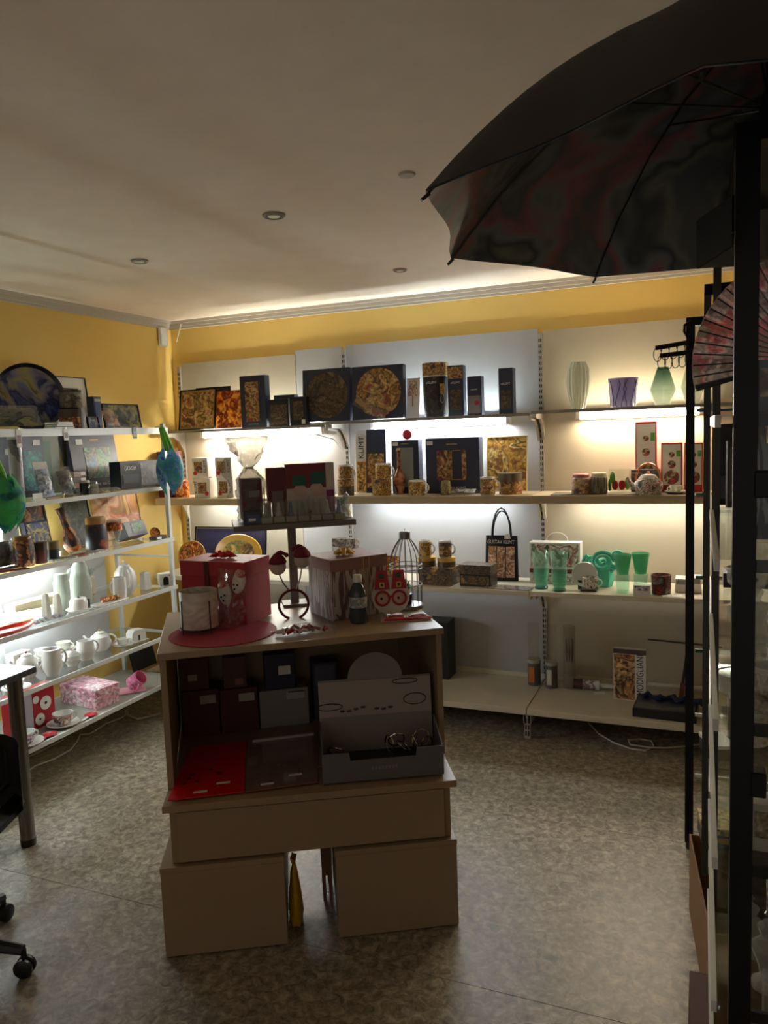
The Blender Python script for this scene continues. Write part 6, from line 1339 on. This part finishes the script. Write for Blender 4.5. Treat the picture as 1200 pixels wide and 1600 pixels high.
# cellophane bag with maroon mug box, gathered neck
pa_ = SL(sa(394, .03, ZS), .03); hh = zat(684, pa_.x, pa_.y)-ZS
t = thing('cellophane_gift', 'maroon gift in clear cellophane gathered to a ruffled top', 'gift', pa_+Vector((0, 0, .0005)), UA+R(6))
MB().ext(-.042, .042, -.035, .035, .008, .175, .006).build('maroon_pack', MAROON, t); MB().ext(-.012, .03, -.0362, -.0352, .1, .125).build('label', flat('grey_label', (), 0), t, smooth=False)
CELL = sheetglass('cellophane', (214, 214, 214), 1.0, .12, .16, 2.6); rn = random.Random(6)
nA, nB = 22, 22; JJ = [[rn.uniform(-1, 1) for _ in range(nA)] for _ in range(nB+1)]
b = MB(); rings = []
for j in range(nB+1):
    f = j/nB; z_ = f*hh
    r_ = .056 if f < .5 else (.056-.044*((f-.5)/.14) if f < .64 else .012+.075*((f-.64)/.36)**.8)
    rings.append([b.bm.verts.new(((r_+.012*JJ[j][i]*(.35+f))*math.cos(6.283*i/nA), (r_*.8+.012*JJ[j][i]*(.35+f))*math.sin(6.283*i/nA), z_+.006*JJ[j][(i*7) % nA]*f+.001)) for i in range(nA)])
for A_, B_ in zip(rings[:-1], rings[1:]):
    for i in range(nA): j = (i+1) % nA; b.bm.faces.new((A_[i], A_[j], B_[j], B_[i]))
b.build('cellophane', CELL, t, smooth=False)
MB().tube([(.015*math.cos(R(q)), .013*math.sin(R(q)), hh*.64) for q in range(0, 360, 24)], .004, 6, closed=True).build('tie', STEEL, t)
MB().grid(lambda a, b: (-.05-.05*b+.02*math.sin(a*9)*b, -.02+.02*math.sin(b*7), hh*(.3+.65*a)), 10, 6).build('cellophane_flap', CELL, t, smooth=False)
# row of clear figurine boxes in a tray
a0, a1 = sa(408, -.105, ZS), sa(540, -.105, ZS); n = 7; wv = (a1-a0)/n
tr = thing('acrylic_tray', 'clear acrylic tray carrying a row of figurine boxes', 'tray', SL((a0+a1)/2, -.095)+Vector((0, 0, .0005)), UA); TW = a1-a0+.012
MB().ext(-TW/2, TW/2, -.032, .034, 0, .003).build('tray_base', GLASS, tr, smooth=False)
MB().ext(-TW/2, TW/2, -.0345, -.0322, 0, .03).build('front_wall', GLASS, tr, smooth=False)
FG = [flat('fig_grey', (160, 158, 156), .35), flat('fig_green', (130, 146, 126), .35), flat('fig_blue', (96, 116, 160), .35), flat('fig_pale', (206, 202, 196), .3)]
nth = ['first', 'second', 'third', 'fourth', 'fifth', 'sixth', 'rightmost']
for q in range(n):
    hq = .062+.006*(q > 3)
    t = thing('figurine_box', f'{nth[q]} clear box with a small figurine in the row on the stand', 'figurine', SL(a0+wv*(q+.5), -.094)+Vector((0, 0, .004)), UA, group='figurine boxes on the stand'); w1 = wv*.44; t.scale = (1, 1, 1.3)
    MB().ext(-w1, w1, -.022, .022, 0, .016).build('pedestal', flat('ped_grey', (150, 148, 148), .5), t, smooth=False)
    MB().lathe([(0, .0165), (w1*.7, .0165), (w1*.62, .024), (w1*.35, .036), (w1*.42, .044), (w1*.28, .05), (w1*.3, .056), (0, .062)], 12).build('figurine', FG[(q*3) % 4], t)
    bb = MB(); 
    for s in (-1, 1): bb.ext(s*w1-.0006, s*w1+.0006, -.022, .022, .0165, hq)
    bb.ext(-w1, w1, -.0225, -.0217, .0165, hq); bb.ext(-w1, w1, -.022, .022, hq, hq+.001)
    bb.build('clear_cover', sheetglass('case_clear', (240, 242, 244), 1, .03, .05), t, smooth=False)
t = thing('crystal_figurine', 'clear crystal figurine at the right end of the raised stand', 'figurine', SL(sa(543, -.06, ZS), -.05)+Vector((0, 0, .0005)), UA)
MB().lathe([(0, 0), (.016, 0), (.012, .01), (.006, .03), (.014, .05), (.008, .075), (.013, .09), (0, .105)], 8).build('body', GLF, t, smooth=False); MB().lathe([(0, 0), (.02, 0), (.02, .006), (0, .006)], 8).build('base', GLF, t, smooth=False)
sbox('flat_pack', 'dark flat pack with blue print beside the cellophane gift', 381, 408, 800, -.115, .03, flat('pack_dk', (50, 52, 60), .4), [('art', .2, .15, .95, .75, flat('pack_bl', (60, 80, 130), .4)), ('art', .3, .3, .7, .5, PAPER)], cat='packet')
t = thing('mini_plant', 'tiny artificial green plant at the right of the raised stand', 'plant', SL(sa(534, .06, ZS), .06)+Vector((0, 0, .0005)))
MB().lathe([(0, 0), (.014, 0), (.018, .04), (0, .04)], 12).build('pot', CREAM, t); b = MB(); rn = random.Random(5)
for q in range(30):
    a, L = rn.uniform(0, 6.28), rn.uniform(.02, .035); b.tube([(0, 0, .038), (L*.5*math.cos(a), L*.5*math.sin(a), .038+L), (L*math.cos(a), L*math.sin(a), .038+L*rn.uniform(.4, 1.4))], .002, 4, taper=[.0012, .0026, .0005])
b.build('foliage', flat('mini_green', (60, 160, 80), .6), t)['kind'] = 'stuff'
# ---- behind and between the base boxes
py_ = onz(470, 1462, 0)
t = thing('yellow_bag', 'yellow plastic bag squeezed between the base boxes', 'bag', TL(.418, .13), TA)
t.scale = (.42, 1, 1)
MB().lathe([(0, 0), (.05, 0), (.06, .03), (.05, .1), (.028, .17), (.012, .2), (0, .2)], 18, f=lambda a, z_: 1+.12*math.sin(5*a+z_*30)).build('body', flat('yellow_plastic', (), 0), t); MB().lathe([(.012, .2), (.026, .225), (0, .215)], 12, f=lambda a, z_: 1+.3*math.sin(4*a)).build('knot', flat('yellow_plastic', (), 0), t)
pq = TL(.53, .20, 0)
t = thing('wooden_stool', 'brown wooden block on short feet seen between the base boxes', 'stool', pq, TA); WD = flat('brown_wood', (120, 84, 60), .5)
MB().ext(-.016, .02, 0, .16, .10, .26, .003).build('block', WD, t, smooth=False); MB().ext(-.02, .024, -.005, .165, .261, .275, .002).build('top', WD, t, smooth=False)
for x in (-.009, .013):
    for y in (.02, .14): MB().ext(x-.006, x+.006, y-.01, y+.01, 0, .1).build('leg', WD, t, smooth=False)

# ================================================================== GOODS ON THE RIGHT
# ring hangers at the top of the black frame rack
hp0 = ony(1026, 546, 3.02); 
t = thing('ring_hanger', 'black multi-ring scarf hanger hooked on the top of the black rack', 'hanger', (0, 0, 0))
for k, (u0, v0, u1, v1, y) in enumerate(((1024, 544, 1080, 534, 3.03), (1031, 556, 1080, 550, 2.99))):
    a, b_ = ony(u0, v0, y), ony(u1, v1, y); d = (b_-a)
    br = MB().tube([a, a+d*.5, b_+d.normalized()*.0], .0085, 8).build('bar', BLACK, t)
    for q in range(5):
        c = a+d*(.06+.22*q); pts = [c+Vector((.014*math.cos(R(g)), 0, -.024+.026*math.sin(R(g)))) for g in range(0, 360, 24)]
        MB().tube(pts, .0016, 6, closed=True).build('ring', BLACK, br)
hk = [ony(u, v, 3.02) for u, v in ((1080, 502), (1070, 508), (1069, 518), (1074, 526), (1076, 534), (1071, 540))]
MB().tube(hk, .005, 8).build('hook', BLACK, t)
# folding fan
pv = ony(1262, 560, 1.75); zb_ = pv.z
t = thing('folding_fan', 'large open pleated paper fan with a floral print behind the cabinet post', 'fan', pv)
kf = mpp(pv); RF = 168*kf; n = 15; a_lo, a_hi = R(193), R(96); FANP = art('fan_print', [(176, 146, 146), (206, 190, 182), (150, 130, 128), (214, 196, 188), (206, 110, 120), (140, 150, 120), (190, 170, 164)], 14, 170, smooth=True)
b = MB(); V = []
for q in range(2*n+1):
    a = a_lo+(a_hi-a_lo)*q/(2*n); y = .006 if q % 2 else -.006
    V.append([b.bm.verts.new((r_*RF*math.cos(a), y*r_, r_*RF*math.sin(a))) for r_ in (.3, .65, 1.0)])
for A_, B_ in zip(V[:-1], V[1:]):
    for i in range(2): b.bm.faces.new((A_[i], B_[i], B_[i+1], A_[i+1]))
b.build('leaf', paper('fan_paper', FANP), t, smooth=False)
for q in range(n+1):
    a = a_lo+(a_hi-a_lo)*q/n; g = q in (0, n)
    MB().tube([(0, -.004, 0), (RF*.99*math.cos(a), -.0075, RF*.99*math.sin(a))], .0018, 5, taper=[.0015, .0075 if g else .0018]).build('guard' if g else 'rib', BLACKP, t)
# goods in the black frame rack
def gr(u, b_, z): return _solve(lambda a: proj(GL(a, b_, z))[0]-u, .1, .15)
def gbox(name, label, cat, a, b_, z, w_, d, h, mat, parts=(), rz=0): return carton(name, label, cat, GL(a, b_, z+.003), GA+rz, w_, d, h, mat, parts)
gbox('dark_picture', 'dark upright picture panel on the black rack under the fan', 'picture', .09, 1.2, KZ[1], .14, .02, .25, flat('panel_dk', (40, 38, 50), .5), [('art', .08, .4, .92, .95, flat('panel_dk2', (54, 50, 64), .5)), ('art', .1, .08, .9, .36, flat('panel_gr', (96, 94, 98), .4))])
gbox('pale_carton', 'pale patterned carton low on the black rack', 'box', .14, 1.55, KZ[4], .14, .1, .12, flat('pale_pk', (190, 160, 150), .5), [('art', .1, .1, .9, .7, art('pale_pr', [(150, 120, 124), (190, 170, 166), (120, 100, 104)], 20, 171))])
gbox('dark_tray', 'black tray box on the black rack beside its far post', 'box', .12, 1.5, KZ[2], .14, .12, .05, flat('tray_dk', (36, 36, 40), .4), [('art', .1, .3, .9, .7, art('tr_pr', [(80, 60, 60), (150, 140, 140), (50, 50, 54)], 30, 172))])
for i, (a, b_, s, lab) in enumerate(((.09, 1.1, 3, 'clear glass bowl on the black rack, waist height'), (.12, 1.35, 2, 'clear glass bowl on the black rack, chest height'))):
    t = thing('glass_bowl', lab, 'bowl', GL(a, b_, KZ[s]+.001)); MB().lathe([(0, 0), (.03, 0), (.032, .006), (.06, .04), (.065, .09), (.062, .09), (.055, .04), (0, .012)], 24).build('bowl', GLF, t); MB().lathe([(.064, .084), (.066, .084), (.066, .09), (.064, .09)], 24).build('rim', WHITE, t)
gbox('photo_card', 'upright grey photo card on the black rack', 'card', .07, 1.12, KZ[1], .05, .012, .2, flat('card_ph', (80, 78, 84), .4), [('art', .1, .1, .9, .9, flat('card_ph2', (120, 116, 116), .4))], rz=R(30))
# goods jutting out at knee height
gbox('notebook', 'white topped dark box jutting out of the rack above the golden one', 'box', .03, 1.28, KZ[4], .075, .12, .05, flat('nb_dark', (40, 38, 38), .5), [('top', .8, PAPER)], rz=R(18))
q_ = onz(1097, 1240, .36)
t = gbox('gold_box', 'black box with golden decorated lid jutting out of the rack', 'box', .025, 1.16, KZ[5], .09, .13, .07, flat('gb_black', (18, 17, 18), .35), [('top', .72, art('gold_orn', [(60, 46, 20), (176, 140, 60), (206, 170, 90), (90, 70, 30)], 40, 173)), ('art', .15, .35, .85, .6, GOLDI, 'gold_mark')], rz=R(8))
t = thing('gift_tag', 'small paper tag on a golden cord below the golden box', 'tag', GL(-.003, 1.15, .29), GA)
MB().ext(-.012, .012, -.002, 0, -.05, -.015).build('tag', flat('tag_paper', (196, 184, 150), .6), t, smooth=False); MB().tube([(0, -.001, -.015), (-.004, -.001, .0), (.004, -.001, .012)], .0015, 5).build('cord', GOLDI, t)
# open cardboard box on the floor
ca_, cb_ = onz(1077, 1303, .27), onz(1108, 1458, .27)
e_ = (ca_-cb_); Lc = e_.length; rz_ = math.atan2(e_.y, e_.x)-Q
t = thing('cardboard_box', 'open brown cardboard box on the floor under the black rack', 'box', (cb_.x, cb_.y, 0), rz_); KB = flat('cardboard', (150, 112, 74), .8)
for nm, q in (('side', (0, .005, 0, Lc)), ('side', (.25, .255, 0, Lc)), ('end', (.006, .249, 0, .005)), ('end', (.006, .249, Lc-.005, Lc))): MB().ext(q[0], q[1], q[2], q[3], .001, .27).build(nm, KB, t, smooth=False)
MB().ext(.006, .249, .006, Lc-.006, .001, .006).build('bottom', KB, t, smooth=False)
t = thing('dark_carton', 'dark red brown carton on the floor beside the glass cabinet', 'box', GL(-.045, .30, 0), GA); MB().ext(0, .05, 0, .36, .001, .2, .002).build('body', flat('carton_dkred', (70, 34, 28), .7), t, smooth=False); MB().ext(.004, .05, .004, .35, .2005, .203).build('flap', flat('carton_dkred2', (90, 50, 40), .7), t, smooth=False)
# goods in the glass cabinet
rn = random.Random(21); CC = [(60, 80, 110), (150, 140, 130), (90, 60, 50), (200, 196, 190), (50, 50, 60), (120, 100, 70)]
LV = ['top', 'second', 'third', 'fourth', 'fifth', 'lowest']
for i, z in enumerate(CZ):
    for j, b_ in enumerate((.12, .36, .62)):
        if (i == 0 and j == 1) or (i == 1 and j == 0): continue
        a = .1+.05*(j % 2); kind = (i+j) % 3; pos = ['front', 'middle', 'rear'][j]
        if kind == 0: gbox('packed_box', f'small printed box at the {pos} of the {LV[i]} cabinet shelf', 'box', a, b_, z, .08, .06, .09+.03*((i*3+j) % 3), flat('cb_%d' % ((i+j*2) % 6), CC[(i+j*2) % 6], .45), [('art', .15, .3, .85, .85, art('cbp_%d' % ((i*3+j) % 4), [CC[(i+j) % 6], CC[(i+j+2) % 6], (190, 180, 160)], 26, 180+(i*3+j) % 4))])
        elif kind == 1:
            t = thing('glass_figurine', f'crystal figurine at the {pos} of the {LV[i]} cabinet shelf', 'figurine', GL(a, b_, z+.001), GA)
            MB().lathe([(0, 0), (.03, 0), (.03, .008), (.012, .016), (.02, .05), (.032, .08), (.012, .1), (.02, .12), (0, .14)], 10).build('body', GLF, t, smooth=False); MB().lathe([(0, .14), (.008, .146), (0, .156)], 8).build('finial', STEEL, t)
        else: mug('mug', f'patterned cup at the {pos} of the {LV[i]} cabinet shelf', GL(a, b_, z+.001), .036, .085, art('cabmug_%d' % (i % 3), [CC[i % 6], (206, 200, 190), CC[(i+3) % 6]], 26, 190+i % 3), R(40))
for i, (a, z_, c, lab) in enumerate(((.085, 1.60, (40, 56, 90), 'dark blue wrapped scarf hanging inside the cabinet door'), (.15, 1.60, (90, 96, 110), 'grey blue wrapped scarf hanging inside the cabinet door'))):
    t = pack('hanging_scarf', lab, 'scarf', GL(a, .13, z_-.165), GA, .05, .2, .022, flat('scarf_%d' % i, c, .6), seed=40+i)
    MB().tube([(0, -.01, .2), (0, -.01, .236)], .002, 6).build('hook', STEEL, t)
